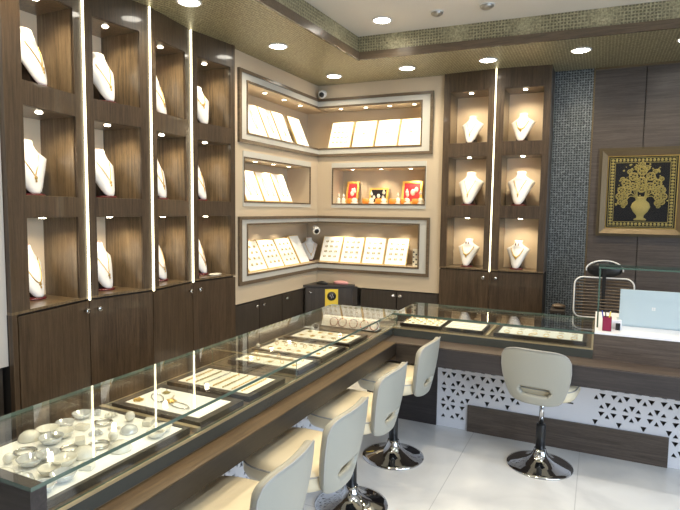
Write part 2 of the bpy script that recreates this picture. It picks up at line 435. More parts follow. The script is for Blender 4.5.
# ------------------------------------------------------------------ recessed lights
def downlight(loc, label, r=.058, group='round downlights in the dropped ceiling', power=16, name='ceiling_downlight', cat='ceiling light', mat='lamp', col=(1, .85, .60), lit=True):
    t = thing(name, loc, label, cat, group)
    b = MB(); b.lathe([(r * 1.22, 0), (r * 1.24, -.004), (r * 1.05, -.007), (r, -.003), (r, 0)], n=28); part('trim_ring', b, M['whiteplastic'], t, local=True)
    b = MB(); b.lathe([(0, -.0045), (r * .99, -.0045), (r * .99, -.001), (0, -.001)], n=28)
    part('diffuser', b, M[mat] if lit else M['alum'], t, 'glowing disc' if lit else None, local=True)
    if lit: light('SPOT', (loc[0], loc[1], loc[2] - .02), power, col, size=.045, spot=2.5, blend=.8)
    return t
PDL = 26
names_dl = [((-2.135, 2.485), 'bright ceiling downlight nearest the camera, cut by the top edge above the left cabinets'),
            ((-2.118, 3.393), 'round ceiling downlight above the right end of the left cabinets'),
            ((-2.135, 4.328), 'round ceiling downlight just in front of the room corner and camera'),
            ((-1.471, 4.315), 'round ceiling downlight above the right half of the back wall niches'),
            ((-.830, 4.327), 'round ceiling downlight directly above the lit back cabinet strip'),
            ((-.181, 4.318), 'round ceiling downlight in front of the woven silver wall, rightmost in view'),
            ((.47, 4.32), 'round ceiling downlight outside the picture above the framed artwork'),
            ((-2.135, 1.55), 'round ceiling downlight outside the picture, above the near left cabinets'),
            ((-2.135, .6), 'round ceiling downlight outside the picture, beside the camera')]
for p, l in names_dl: downlight((p[0], p[1], ZC), l, power=PDL)
downlight((-1.441, 3.668, ZI), 'single lit downlight in the white raised ceiling', group=None, power=30)
for p, l in (((-.5, 1.6), 'near'), ((-1.25, 2.1), 'second'), ((-.45, 2.6), 'third'), ((.6, 2.6), 'fourth'), ((.6, 1.2), 'fifth'), ((-1.3, .9), 'sixth')):
    downlight((p[0], p[1], ZI), 'raised-ceiling downlight above the picture edge, %s of the unseen ones' % l, group='raised ceiling downlights outside the picture', power=36, col=(1, .85, .60) if p[0] < 0 else (.88, .94, 1.))
for p, r, l in (((-1.049, 3.669), .04, 'grey round smoke detector in the raised ceiling, left of the two'), ((-.723, 3.674), .045, 'grey round smoke detector in the raised ceiling, right of the two')):
    t = thing('smoke_detector', (p[0], p[1], ZI), l, 'smoke detector')
    b = MB(); b.lathe([(r, 0), (r, -.012), (r * .8, -.02), (r * .45, -.028), (0, -.03)], n=24); part('body', b, M['alum'], t, local=True)
    b = MB(); b.lathe([(r * 1.15, 0), (r * 1.15, -.005), (r, -.006), (r, 0)], n=24); part('base_ring', b, M['whiteplastic'], t, local=True)

def spotlet(loc, parent=None, label=None, power=3.2, r=.017, col=(1, .84, .60), name='niche_spotlight', group=None, spot=1.9, aim=None):
    if parent is None: t = thing(name, loc, label, 'spotlight', group)
    else:
        t = bpy.data.objects.new('spotlight', None); COL.objects.link(t); t.parent = parent; t.location = Vector(loc) - world_base(parent); t.empty_display_size = .02
    if parent is None:
        b = MB(); b.lathe([(r * 1.3, 0), (r * 1.3, -.003), (r, -.004), (r, 0)], n=16); part('rim', b, M['chrome'], t, local=True)
        b = MB(); b.lathe([(0, -.004), (r, -.004), (r, -.001), (0, -.001)], n=16); part('lens', b, M['spot'], t, local=True)
    else:
        COL.objects.unlink(t); bpy.data.objects.remove(t)
        b = MB(); b.lathe([(0, -.005), (r, -.005), (r * 1.2, -.002), (r * 1.2, 0), (0, 0)], c=loc, n=16); part('spotlight', b, M['spot'], parent, 'small glowing spotlight')
    rot = None
    if aim is not None:
        d = (Vector(aim) - Vector(loc)).normalized(); rot = d.to_track_quat('-Z', 'Y').to_euler()
    light('SPOT', (loc[0], loc[1], loc[2] - .012), power, col, size=.012, spot=spot, blend=.7, rot=rot)

# ------------------------------------------------------------------ folded tall cabinets
V = [(-2.361, 1.579), (-2.451, 2.037), (-2.397, 2.445), (-2.452, 2.862), (-2.399, 3.268)]
RV = [(-1.2445, 4.634), (-.812, 4.606), (-.3934, 4.650)]
ROWS = [(1.02, 1.445), (1.545, 1.955), (2.065, 2.49)]
knob_led = {}
def tall_cabinet(p0, p1, back, axis, ua, ub, label, knob_u, strip_at=None, ext=0., nspots=1, group=None):
    p0 = Vector(p0); p1 = Vector(p1); t = (p1 - p0); L = t.length; t.normalize()
    n = Vector((t.y, -t.x)) if axis == 'x' else Vector((t.y, -t.x))      # points into the room
    f = lambda u, d=0.: p0 + t * u + n * d
    def bk(p): return (back, p[1]) if axis == 'x' else (p[0], back)
    base = (p0 + p1) / 2
    r = thing('tall_display_cabinet', (base.x, base.y, 0), label, 'cabinet', group)
    def quad(u0, u1, d=0., bd=0.): return [f(u0, d)[:], f(u1, d)[:], bk(f(u1)), bk(f(u0))]
    c = MB()
    c.prism(quad(-ext, ua), 1.02, ZC); c.prism(quad(ub, L), 1.02, ZC)
    for z0, z1 in ((1.445, 1.545), (1.955, 2.065), (2.49, ZC)): c.prism(quad(ua, ub), z0, z1)
    part('carcass', c, M['wood'], r)
    # slightly lighter lining of the niches, set just inside the openings
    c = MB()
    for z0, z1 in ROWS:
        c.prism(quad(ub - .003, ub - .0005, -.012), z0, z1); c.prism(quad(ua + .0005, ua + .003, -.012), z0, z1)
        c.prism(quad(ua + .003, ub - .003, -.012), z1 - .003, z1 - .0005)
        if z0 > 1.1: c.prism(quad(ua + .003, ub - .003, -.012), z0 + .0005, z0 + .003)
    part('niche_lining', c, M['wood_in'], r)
    c = MB(); c.prism(quad(-ext, L), 1.007, 1.02); part('counter_shelf', c, M['wood_in'], r, 'lit wooden shelf')
    c = MB(); c.prism(quad(-ext, L, -.024), 0, 1.007); part('lower_body', c, M['darkgap'], r)
    c = MB(); e0 = bk(f(ua)); e1 = bk(f(ub))
    if axis == 'x': c.box(back, back + .006, min(e0[1], e1[1]), max(e0[1], e1[1]), 1.02, 2.49)
    else: c.box(min(e0[0], e1[0]), max(e0[0], e1[0]), back - .006, back, 1.02, 2.49)
    part('back_panel', c, M['cream_back'], r, 'cream back panel')
    if ext:
        c = MB(); c.prism([f(-ext, 0)[:], f(-.004, 0)[:], f(-.004, -.022)[:], f(-ext, -.022)[:]], 0, 1.007); part('side_filler', c, M['wood'], r)
    c = MB(); c.prism([f(.002, 0)[:], f(L - .002, 0)[:], f(L - .002, -.02)[:], f(.002, -.02)[:]], .03, .997)
    d = part('door', c, M['wood'], r)
    kp = f(knob_u, 0)
    mt = Matrix(((t.x, 0, n.x, 0), (t.y, 0, n.y, 0), (0, 1, 0, 0), (0, 0, 0, 1)))
    c = MB(); c.lathe([(.006, 0), (.006, .012), (.013, .016), (.014, .024), (.010, .028), (0, .028)], c=(kp.x, kp.y, .948), n=16, mat=mt)
    part('knob', c, M['chrome'], d, 'round chrome knob')
    for z0, z1 in ROWS:
        for k in range(nspots):
            uu = ua + (ub - ua) * ((k + .5) / nspots if nspots > 1 else .5)
            if nspots == 2: uu = ua + (ub - ua) * (.16 if k == 0 else .84)
            q = f(uu); q = (q.x - .085, q.y) if axis == 'x' else (q.x, q.y + .085)
            spotlet((q[0], q[1], z1 - .003), r, power=SPW, spot=2.6, r=.014)
    if strip_at is not None:
        q = f(strip_at); w = .0038
        c = MB(); c.prism([(q.x - w, q.y - w), (q.x + w, q.y - w), (q.x + w, q.y + w), (q.x - w, q.y + w)], 1.0, ZC - .002)
        c.xform(Matrix.Translation((n.x * .006, n.y * .006, 0)))
        part('led_strip', c, M['led'], r, 'glowing vertical strip light')
    return r, f
SPW = 4.8
LUL = ['tall brown display cabinet at the left picture edge, leftmost of the left wall row',
       'tall brown display cabinet on the left wall, second from the left between two light strips',
       'tall brown display cabinet on the left wall, third from the left between two light strips',
       'tall brown display cabinet on the left wall, rightmost next to the corner niches']
GA = None
LF = []
LF.append(tall_cabinet(V[0], V[1], XBACK, 'x', .070, .400, LUL[0], .43, None, ext=.032)[1])
LF.append(tall_cabinet(V[1], V[2], XBACK, 'x', .055, .345, LUL[1], .05, 0.0)[1])
LF.append(tall_cabinet(V[2], V[3], XBACK, 'x', .060, .358, LUL[2], .375, 0.0)[1])
LF.append(tall_cabinet(V[3], V[4], XBACK, 'x', .056, .364, LUL[3], .05, 0.0)[1])
RF = []
RF.append(tall_cabinet(RV[0], RV[1], YBACK, 'y', .056, .376, 'tall brown display cabinet on the back wall, left of the vertical light strip', .385, None, nspots=1)[1])
RF.append(tall_cabinet(RV[1], RV[2], YBACK, 'y', .066, .369, 'tall brown display cabinet on the back wall, right of the vertical light strip', .05, 0.0, nspots=1)[1])

# ------------------------------------------------------------------ necklace busts
def ring_pts(w, d, cy, z, n=20, p=2.6, tilt=0.):
    out = []
    for i in range(n):
        a = 2 * PI * i / n; ca, sa = math.cos(a), math.sin(a)
        x = w * math.copysign(abs(ca) ** (2 / p), ca); y = d * math.copysign(abs(sa) ** (2 / p), sa)
        y += .35 * x * x / max(w, .01) * .9          # shoulders swept back
        out.append((x, cy + y, z))
    return out
BUST_P = [(.000, .020, .010), (.010, .032, .014), (.035, .046, .019), (.080, .065, .023), (.125, .087, .024), (.165, .106, .020),
          (.182, .113, .015), (.192, .096, .018), (.208, .066, .024), (.224, .044, .030), (.244, .035, .029), (.262, .038, .029), (.266, .036, .027)]
LEAN = .34
def bust_front(x, z):
    """front surface y at height z (local), before placing"""
    for (z0, w0, d0), (z1, w1, d1) in zip(BUST_P, BUST_P[1:]):
        if z0 <= z <= z1:
            k = (z - z0) / (z1 - z0); w = w0 + (w1 - w0) * k; d = d0 + (d1 - d0) * k
            xx = min(abs(x), w * .98)
            return LEAN * (z - .13) - d * (1 - (xx / w) ** 2.6) ** (1 / 2.6) + .315 * xx * xx / max(w, .01)
    return 0
def make_bust():
    t = thing('necklace_bust', (0, 0, 0), 'x', 'jewellery bust', None)
    b = MB(); b.loft([ring_pts(w, d, LEAN * (z - .13), z + .012) for z, w, d in BUST_P]); part('neck_form', b, M['bust'], t, local=True, smooth=True)
    b = MB(); b.loft([ring_pts(.034, .027, LEAN * (.266 - .13), .2785), ring_pts(.030, .023, LEAN * (.266 - .13), .281)]); part('neck_cap', b, M['pink'], t, 'pink edge on the neck top', local=True)
    b = MB(); b.lathe([(.062, 0), (.064, .005), (.058, .010), (.03, .013), (0, .013)], n=28); part('base', b, M['maroon'], t, 'dark maroon base', local=True)
    b = MB(); b.hexa([(-.05, -.01, .012), (.05, -.01, .012), (.045, .075, .0), (-.045, .075, .0)], [(-.02, .035, .19), (.02, .035, .19), (.02, .045, .19), (-.02, .045, .19)])
    part('easel', b, M['traydark'], t, 'dark easel support behind', local=True)
    return t
bust0 = make_bust()
NECK = {}
def neck_mesh(style):
    if style in NECK: return NECK[style]
    b = MB(); pts = []
    if style == 'v': W, Z0, Z1, P = .050, .196, .085, 1.0
    elif style == 'u': W, Z0, Z1, P = .058, .198, .075, 2.2
    elif style == 'short': W, Z0, Z1, P = .044, .205, .135, 1.8
    else: W, Z0, Z1, P = .060, .190, .110, 2.0
    for i in range(25):
        k = -1 + 2 * i / 24; x = W * k; z = Z1 + (Z0 - Z1) * abs(k) ** P; pts.append((x, bust_front(x, z) - .002, z + .012))
    b.tube(pts, .0024 if style != 'bib' else .0040, 6)
    z = Z1 - .008
    b.sphere((0, bust_front(0, z) - .005, z + .012), .008 if style != 'bib' else .012, 8, sc=(1, .5, 1.2))
    b.sphere((0, bust_front(0, z - .014) - .005, z - .004), .005, 6, sc=(1, .6, 1.4))
    if style in ('short', 'bib'):
        for i in range(-3, 4):
            x = i * .010; z2 = Z1 + (Z0 - Z1) * abs(x / W) ** P - .006; b.sphere((x, bust_front(x, z2) - .004, z2 + .010), .005, 6, sc=(1, .5, 1.3))
    NECK[style] = b.mesh('necklace', M['gold']); return NECK[style]
def ear_mesh():
    if 'ear' in NECK: return NECK['ear']
    b = MB()
    for s in (-1, 1):
        b.sphere((s * .013, bust_front(0, .235) - .010, .252), .0045, 6); b.sphere((s * .013, bust_front(0, .225) - .012, .238), .006, 6, sc=(1, .6, 1.6))
    NECK['ear'] = b.mesh('earrings', M['maroon']); return NECK['ear']
first = [True]
def put_bust(x, y, z, rz, label, style, sc=1.0, ear=False, group=None, nobase=False):
    t = bust0 if first[0] else copy_tree(bust0)
    first[0] = False
    t.location = (x, y, z); t.rotation_euler = (0, 0, rz); t.scale = (sc, sc, sc)
    tag(t, label, 'jewellery bust', group)
    n = link('necklace', neck_mesh(style)); n.location = (x, y, z); n.rotation_euler = (0, 0, rz); n.scale = (sc, sc, sc)
    tag(n, 'gold %s necklace on the %s' % ({'v': 'pendant', 'u': 'long', 'short': 'short', 'bib': 'heavy'}[style], label), 'necklace', None)
    if ear:
        e = link('earrings', ear_mesh()); e.location = (x, y, z); e.rotation_euler = (0, 0, rz); e.scale = (sc, sc, sc)
        tag(e, 'dark red earrings on the ' + label, 'earrings')
ucent = [.23, .19, .20, .20]
cw = ['leftmost cabinet', 'second cabinet from left', 'third cabinet from left', 'fourth cabinet from left']
rw = ['bottom', 'middle', 'top']
BX = [(-2.575, -2.53, -2.455), (-2.53, -2.50, -2.462), (-2.55, -2.54, -2.54), (-2.545, -2.545, -2.50)]
BA = [(.25, -.1, .35), (.1, .05, .05), (.2, .1, .2), (.2, .15, -.2)]
BY = [(.035, .015, .0), (.02, .02, .0), (.06, .06, .07), (.045, .045, .02)]
stl = [['u', 'v', 'v'], ['v', 'v', 'v'], ['u', 'v', 'v'], ['v', 'v', 'short']]
for i in range(4):
    for k in range(3):
        q = LF[i](ucent[i] - .0)
        put_bust(BX[i][k] - .050, q.y + BY[i][k], ROWS[k][0] + (.0035 if k else .0005), PI / 2 + BA[i][k], 'white bust on %s shelf, %s' % (rw[k], cw[i]), stl[i][k], sc=.98 if i else 1.0)
rst = [['bib', 'v', 'v'], ['bib', 'v', 'bib']]
for i in range(2):
    for k in range(3):
        q = RF[i](.215)
        put_bust(q.x - .02 * i, q.y + .12, ROWS[k][0] + (.0035 if k else .0005), -.12, 'white bust on %s shelf, %s of the back light strip' % (rw[k], ['left', 'right'][i]), rst[i][k],
                 sc=(.86, 1.02, .86)[k], ear=(k == 0))
# small flat dish on the shelf of the rightmost left-wall cabinet
q = LF[3](.27)
b = MB(); b.lathe([(0, 0), (.045, 0), (.055, .008), (.052, .009), (.043, .003), (0, .003)], n=24, mat=Matrix.Diagonal((.7, 1.1, 1, 1)))
single('dish', b, M['pearl'], 'small flat pale dish on the bottom shelf of the fourth cabinet from left', 'dish', loc=(q.x - .06, q.y, 1.0203), world=False)

# ------------------------------------------------------------------ low cupboards under the niches
def low_cab(fn, u0, u1, label, knob_u):
    base = fn((u0 + u1) / 2, -.1, 0)
    r = thing('base_cabinet', base, label, 'cabinet')
    c = MB(); c.box(u0, u1, -.24, -.022, 0, .772, fn=fn); part('carcass', c, M['darkgap'], r)
    c = MB(); c.box(u0 + .003, u1 - .003, -.021, -.002, .04, .764, fn=fn); d = part('door', c, M['wood_dark'], r)
    k = Vector(fn(knob_u, -.002, .725)); o = Vector(fn(knob_u, .1, .725)) - k; o.normalize(); tt = Vector((0, 0, 1)).cross(o)
    mt = Matrix(((tt.x, 0, o.x, 0), (tt.y, 0, o.y, 0), (0, 1, 0, 0), (0, 0, 0, 1)))
    c = MB(); c.lathe([(.005, 0), (.005, .012), (.012, .015), (.012, .021), (0, .022)], c=k, n=14, mat=mt @ Matrix.Diagonal((1.5, .8, 1, 1))); part('knob', c, M['chrome'], d, 'small chrome knob')
low_cab(LW, .98, 1.350, 'dark low cupboard under the left niches, touching the tall cabinets', 1.03)
low_cab(LW, .63, .977, 'dark low cupboard under the left niches, middle of three', .93)
low_cab(LW, .255, .627, 'dark low cupboard under the left niches, beside the corner cupboard', .57)
low_cab(BW, .455, .805, 'dark low cupboard on the back wall, left of the facing pair', .775)
low_cab(BW, .808, 1.19, 'dark low cupboard on the back wall, beside the tall cabinet', .842)
# diagonal corner cupboard
r = thing('corner_cabinet', (-2.3, 4.5, 0), 'dark corner cupboard with a yellow sticker, between the two niche walls', 'cabinet')
A = Vector((-2.43, 4.372)); Bp = Vector((-2.05, 4.60))
c = MB(); c.prism([A[:], Bp[:], (-2.02, 4.64), (-2.435, 4.62)], 0, .785); part('body', c, M['wood_dark'], r)
c = MB(); c.prism([(A.x - .01, A.y - .02), (Bp.x + .02, Bp.y - .012), (-2.045, 4.64), (-2.44, 4.62)], .785, .803); part('top', c, M['wood_dark'], r)
dd = (Bp - A).normalized(); nn = Vector((dd.y, -dd.x))
def DG(u, d, z): p = A + dd * u + nn * d; return (p.x, p.y, z)
c = MB(); c.box(.01, .425, 0, .016, .04, .775, fn=DG); d = part('door', c, M['wood_dark'], r)
c = MB(); k = Vector(DG(.05, .016, .735)); c.lathe([(.005, 0), (.005, .012), (.013, .015), (0, .022)], c=k, n=14, mat=Matrix(((dd.x, 0, nn.x, 0), (dd.y, 0, nn.y, 0), (0, 1, 0, 0), (0, 0, 0, 1))) @ Matrix.Diagonal((1.5, .8, 1, 1))); part('knob', c, M['chrome'], d)
c = MB(); c.box(.185, .305, .0162, .019, .60, .765, fn=DG)
s = part('sticker', c, M['yellow'], r, 'yellow sticker with a black round emblem')
c = MB(); k = Vector(DG(.245, .019, .70)); mtd = Matrix(((dd.x, 0, nn.x, 0), (dd.y, 0, nn.y, 0), (0, 1, 0, 0), (0, 0, 0, 1)))
c.lathe([(0, 0), (.042, 0), (.042, .001), (0, .001)], c=k, n=24, mat=mtd); part('emblem', c, M['black'], s, 'black round emblem')
c = MB()
for uu, zz in ((.232, .705), (.252, .712), (.245, .69), (.26, .695)): c.box(uu - .004, uu + .004, .0201, .0208, zz - .01, zz + .008, fn=DG)
part('emblem_mark', c, M['alum'], s)
b = MB(); b.lathe([(.05, 0), (.055, .01), (.035, .022), (.012, .028), (0, .03)], n=20, mat=Matrix.Diagonal((1.1, .6, 1, 1)))
single('black_pouch', b, M['black'], 'small black pouch on the corner cupboard top', 'pouch', loc=(-2.32, 4.50, .8035), world=False)
b = MB(); b.lathe([(.05, 0), (.06, .012), (.055, .024), (.02, .034), (0, .034)], n=14, mat=Matrix.Diagonal((1.3, .55, 1, 1)))
single('pink_packet', b, M['pink'], 'pale pink packet on the corner cupboard top', 'packet', loc=(-2.16, 4.575, .8035), world=False)

# ------------------------------------------------------------------ jewellery pads in the wall niches
def pad(fn, u0, u1, z0, h, lean, label, d0=-.035, edge='padedge', marks=None, group=None, face='padwhite'):
    """leaning display board; u0<u1 measured along the wall"""
    th = .014; base = fn((u0 + u1) / 2, d0, z0)
    r = thing('jewellery_board', base, label, 'display board', group)
    dz, dy = h * math.cos(lean), h * math.sin(lean)
    def P(u, s, o): return fn(u, d0 - dy * s + o * math.cos(lean), z0 + dz * s + o * math.sin(lean) + .0005)
    def slab(a, b2, s0, s1, o0, o1):
        m = MB(); m.hexa([P(a, s0, o0), P(b2, s0, o0), P(b2, s0, o1), P(a, s0, o1)], [P(a, s1, o0), P(b2, s1, o0), P(b2, s1, o1), P(a, s1, o1)]); return m
    part('frame', slab(u0, u1, 0, 1, -th, 0), M[edge], r)
    part('velvet_face', slab(u0 + .007, u1 - .007, .03, .97, 0.0002, .003), M[face], r)
    return P
EAR = None
def tiny_mesh(kind):
    key = 't' + kind
    if key in NECK: return NECK[key]
    b = MB()
    if kind == 'drop':
        for s in (-1, 1): b.sphere((s * .007, 0, .006), .004, 6, sc=(1, .6, 1)); b.sphere((s * .007, 0, -.004), .0055, 6, sc=(1, .5, 1.3))
    elif kind == 'ring':
        b.tube([(.009 * math.cos(a * PI / 6), 0, .009 * math.sin(a * PI / 6)) for a in range(12)], .0018, 5, closed=True); b.sphere((0, -.002, .010), .004, 6)
    elif kind == 'chain':
        b.tube([(.030 * math.sin(a * PI / 10) * .55, 0, .075 - .15 * a / 10 if a <= 10 else -.075 + .15 * (a - 10) / 10) for a in range(11)] +
               [(-.030 * math.sin(a * PI / 10) * .55, 0, -.075 + .15 * a / 10) for a in range(1, 10)], .0016, 5, closed=True); b.sphere((0, -.002, -.078), .006, 6)
    NECK[key] = b.mesh('earring' if kind != 'chain' else 'necklace', M['gold' if kind != 'drop' else 'dullgold']); return NECK[key]
def on_board(P, fn, u, s, kind, label, cat, group, lean):
    o = link({'drop': 'earring_pair', 'ring': 'finger_ring', 'chain': 'necklace'}[kind], tiny_mesh(kind)); o.location = P(u, s, .008)
    ang = (PI / 2 if fn is LW else .0359)
    o.rotation_euler = (Matrix.Rotation(ang, 3, 'Z') @ Matrix.Rotation(-lean, 3, 'X')).to_euler()
    tag(o, label, cat, group)

def boards(fn, spans, z0, h, lean, where, grid, kind='drop', face='padwhite', d0=-.035):
    order = ['leftmost', 'second from left', 'third from left', 'fourth from left', 'fifth from left']
    for i, (a, c) in enumerate(spans):
        P = pad(fn, min(a, c), max(a, c), z0, h, lean, 'leaning white jewellery board, %s in the %s' % (order[i], where), face=face, d0=d0)
        nx, nz = grid[i] if isinstance(grid, list) else grid
        for ix in range(nx):
            for iz in range(nz):
                u = a + (c - a) * (ix + .5) / nx; u = min(a, c) + abs(c - a) * (.12 + .76 * ((ix + .5) / nx))
                s = .12 + .76 * (iz + .5) / nz
                on_board(P, fn, u, s, kind, 'gold %s on the %s board in the %s' % ({'drop': 'drop earring pair', 'ring': 'finger ring', 'chain': 'chain necklace'}[kind], order[i], where),
                         {'drop': 'earrings', 'ring': 'ring', 'chain': 'necklace'}[kind], 'gold pieces on the %s board, %s' % (order[i], where), lean)
# left wall boards: u decreases towards the corner (left in the picture = larger u)
boards(LW, [(1.145, 1.075), (1.065, .80), (.785, .60), (.585, .40), (.32, .10)], 2.071, .29, .42, 'upper left-wall niche', [(1, 2), (1, 1), (1, 1), (1, 1), (1, 1)], 'chain')
boards(BW, [(.085, .310), (.328, .540), (.555, .765), (.775, .985)], 2.071, .28, .42, 'upper back-wall niche', [(4, 4), (1, 1), (1, 1), (1, 1)], 'drop')
boards(LW, [(1.185, 1.12), (1.10, .86), (.84, .62), (.60, .40)], 1.5555, .27, .42, 'middle left-wall niche', [(1, 1), (2, 1), (2, 1), (2, 1)], 'chain')
boards(LW, [(1.145, 1.075), (1.065, .80), (.79, .535), (.525, .27)], .996, .27, .5, 'lower left-wall niche', [(1, 4), (3, 4), (3, 4), (3, 4)], 'drop', face='pad')
boards(BW, [(.005, .215), (.222, .435), (.445, .655), (.665, .875)], .996, .27, .45, 'lower back-wall niche', [(3, 4), (3, 4), (3, 4), (3, 4)], 'drop')
P = pad(LW, .075, .245, .996, .29, .5, 'plain white leaning jewellery board in the lower left niche, beside the corner bust', face='padwhite')
q = Vector(LW(-.11, -.135, .9955))
put_bust(q.x, q.y, q.z, PI / 4 - .0, 'white bust in the room corner of the lower niche', 'u', sc=.80)
# patterned pouch at the right end of the lower back niche
c = MB(); c.box(-.022, .022, -.02, .02, 0, .16); c.bevel(.006)
t = thing('patterned_case', BW(.955, -.07, .9955), 'black and white patterned case at the right end of the lower back niche', 'case', rz=.0359)
part('body', c, M['pearl'], t, local=True)
c = MB()
for i in range(6): c.sphere((.012 * (-1) ** i, -.021, .02 + .022 * i), .008, 6, sc=(1, .3, 1))
part('pattern', c, M['black'], t, 'black blotches', local=True)

# niche spotlights
def nspot(fn, us, z, where, power=3.4, d=-.075):
    for i, u in enumerate(us):
        p = fn(u, d, z); a = fn(u, d - .10, z - .3)
        spotlet(p, None, 'small glowing spotlight in the roof of the %s, number %s from the left' % (where, ['one', 'two', 'three', 'four', 'five'][i]), power=power, group=None, spot=1.7, aim=a)
NP = 3.8
nspot(LW, [1.10, .79, .49, .21], 2.44, 'upper left niche', NP)
nspot(BW, [.20, .45, .68, .91], 2.44, 'upper back niche', NP)
nspot(LW, [.93, .66, .41], 1.875, 'middle left niche', NP)
nspot(BW, [.33, .61, .89], 1.875, 'middle back niche', NP)
nspot(LW, [.99, .68, .38], 1.37, 'lower left niche', NP * .9)
nspot(BW, [.22, .50, .80], 1.37, 'lower back niche', NP * .9)

# gilded pictures and figurines in the middle back niche
def gilt(u, w, h, lean, label, mats, d=-.17):
    r = thing('gilded_picture', BW(u, d, 1.5555), label, 'picture')
    def P(uu, s, o): return BW(u + uu, d - h * s * math.sin(lean) + o, 1.556 + h * s * math.cos(lean) + o * math.sin(lean))
    def sl(a, b2, s0, s1, o0, o1, bb=None):
        m = bb or MB(); m.hexa([P(a, s0, o0), P(b2, s0, o0), P(b2, s0, o1), P(a, s0, o1)], [P(a, s1, o0), P(b2, s1, o0), P(b2, s1, o1), P(a, s1, o1)]); return m
    m = sl(-w / 2, w / 2, 0, 1, 0, .01)
    for a, b2, s0, s1 in ((-w / 2, -w / 2 + .018, 0, 1), (w / 2 - .018, w / 2, 0, 1), (-w / 2 + .018, w / 2 - .018, 0, .1), (-w / 2 + .018, w / 2 - .018, .9, 1)): sl(a, b2, s0, s1, .01, .018, m)
    part('frame', m, M['goldframe'], r)
    part('picture_field', sl(-w / 2 + .018, w / 2 - .018, .1, .9, .0102, .012), M[mats[0]], r)
    m = MB()
    for i, (a, s, rr) in enumerate(mats[1]): m.sphere(P(a, s, .016), rr, 8, sc=(1, .4, 1.3))
    part('relief_figure', m, M['pearl'], r, 'pale relief figures')
gilt(.285, .125, .215, .25, 'gold framed red picture standing at the left of the middle back niche', ('red', [(0, .45, .020), (0, .62, .012)]))
gilt(.555, .185, .150, .25, 'low wide gold framed dark picture in the centre of the middle back niche', ('blackcloth', [(-.045, .4, .014), (0, .48, .016), (.045, .4, .014)]))
gilt(.875, .190, .215, .25, 'largest gold framed red picture at the right of the middle back niche', ('red', [(-.04, .4, .016), (.01, .5, .024), (.04, .62, .020)]))
fz = 1.5555
def figurine(u, s, label, i):
    r = thing('figurine', BW(u, -.06, fz), label, 'figurine', 'small pale figurines in the middle back niche')
    m = MB(); m.lathe([(.020 * s, 0), (.022 * s, .008), (.014 * s, .020), (.019 * s, .034), (.012 * s, .050), (.006 * s, .056)], n=14); part('robe', m, M['pearl'], r, local=True)
    m = MB(); m.sphere((0, 0, .064 * s + .002), .010 * s, 8); m.lathe([(.008 * s, .070 * s), (.004 * s, .082 * s), (0, .086 * s)], n=10); part('head', m, M['pearl'], r, local=True)
for i, (u, s) in enumerate([(.215, .8), (.265, .8), (.375, 1.3), (.545, 1.0), (.665, 1.15), (.80, .9), (.885, 1.2), (1.01, 1.1)]):
    figurine(u - .02, s * 1.35, 'small pale figurine, %s from the left in the middle back niche' % ['first', 'second', 'third', 'fourth', 'fifth', 'sixth', 'seventh', 'eighth'][i], i)
for i, u in enumerate([.320, .475, .605, .735, .842, .950]):
    m = MB(); m.lathe([(.026, 0), (.031, .012), (.029, .046), (.022, .048), (.019, .010), (0, .008)], n=16, mat=Matrix.Diagonal((1.25, .8, 1, 1)))
    single('bowl', m, M['orange'], 'small orange bowl, %s from the left in the middle back niche' % ['first', 'second', 'third', 'fourth', 'fifth', 'sixth'][i], 'bowl', 'orange bowls in the middle back niche', loc=BW(u, -.055, fz), world=False)

# security cameras
def sec_cam(loc, rz, label, tilt=.35, up=True):
    t = thing('security_camera', loc, label, 'security camera', rz=rz)
    b = MB(); b.lathe([(.028, 0), (.028, .010), (.020, .014), (0, .014)], n=20, mat=Matrix.Rotation(PI / 2, 4, 'X')); part('mount_plate', b, M['whiteplastic'], t, local=True)
    b = MB(); b.tube([(0, -.010, 0), (0, -.035, 0), (0, -.045, -.01)], .009, 10); part('arm', b, M['whiteplastic'], t, local=True)
    b = MB(); mt = Matrix.Translation((0, -.055, -.018)) @ Matrix.Rotation(PI / 2 + tilt, 4, 'X')
    b.lathe([(.0, -.035), (.030, -.035), (.036, -.022), (.036, .022), (.032, .030), (.0, .030)], n=24, mat=mt); part('housing', b, M['whiteplastic'], t, local=True, smooth=False)
    b = MB(); b.lathe([(.0, .0305), (.024, .0305), (.020, .034), (0, .036)], n=20, mat=mt); part('lens', b, M['black'], t, 'black round lens', local=True)
sec_cam(BW(.06, 0.001, 2.575), -.0 + .2, 'white security camera high on the back wall beside the corner, under the ceiling')
sec_cam((-2.49, 4.66, 1.318), .75, 'white security camera in the lower niche above the corner bust')

# ------------------------------------------------------------------ right-hand back wall
b = MB(); b.box(-.10, -.088, 4.895, 4.909, 0, ZC - .001); b.box(-.088, 3.0, 4.885, 4.909, ZC - .018, ZC - .001)
struct('trim_12', b, M['frame_gold'])
for i, (x0, x1) in enumerate([(-.087, .268), (.274, .90), (.906, 1.55), (1.556, 2.99)]):
    b = MB(); b.box(x0, x1, 4.892, 4.909, 0, ZC - .019); struct('wall_back_panel_%d' % (i + 1), b, M['panel'])

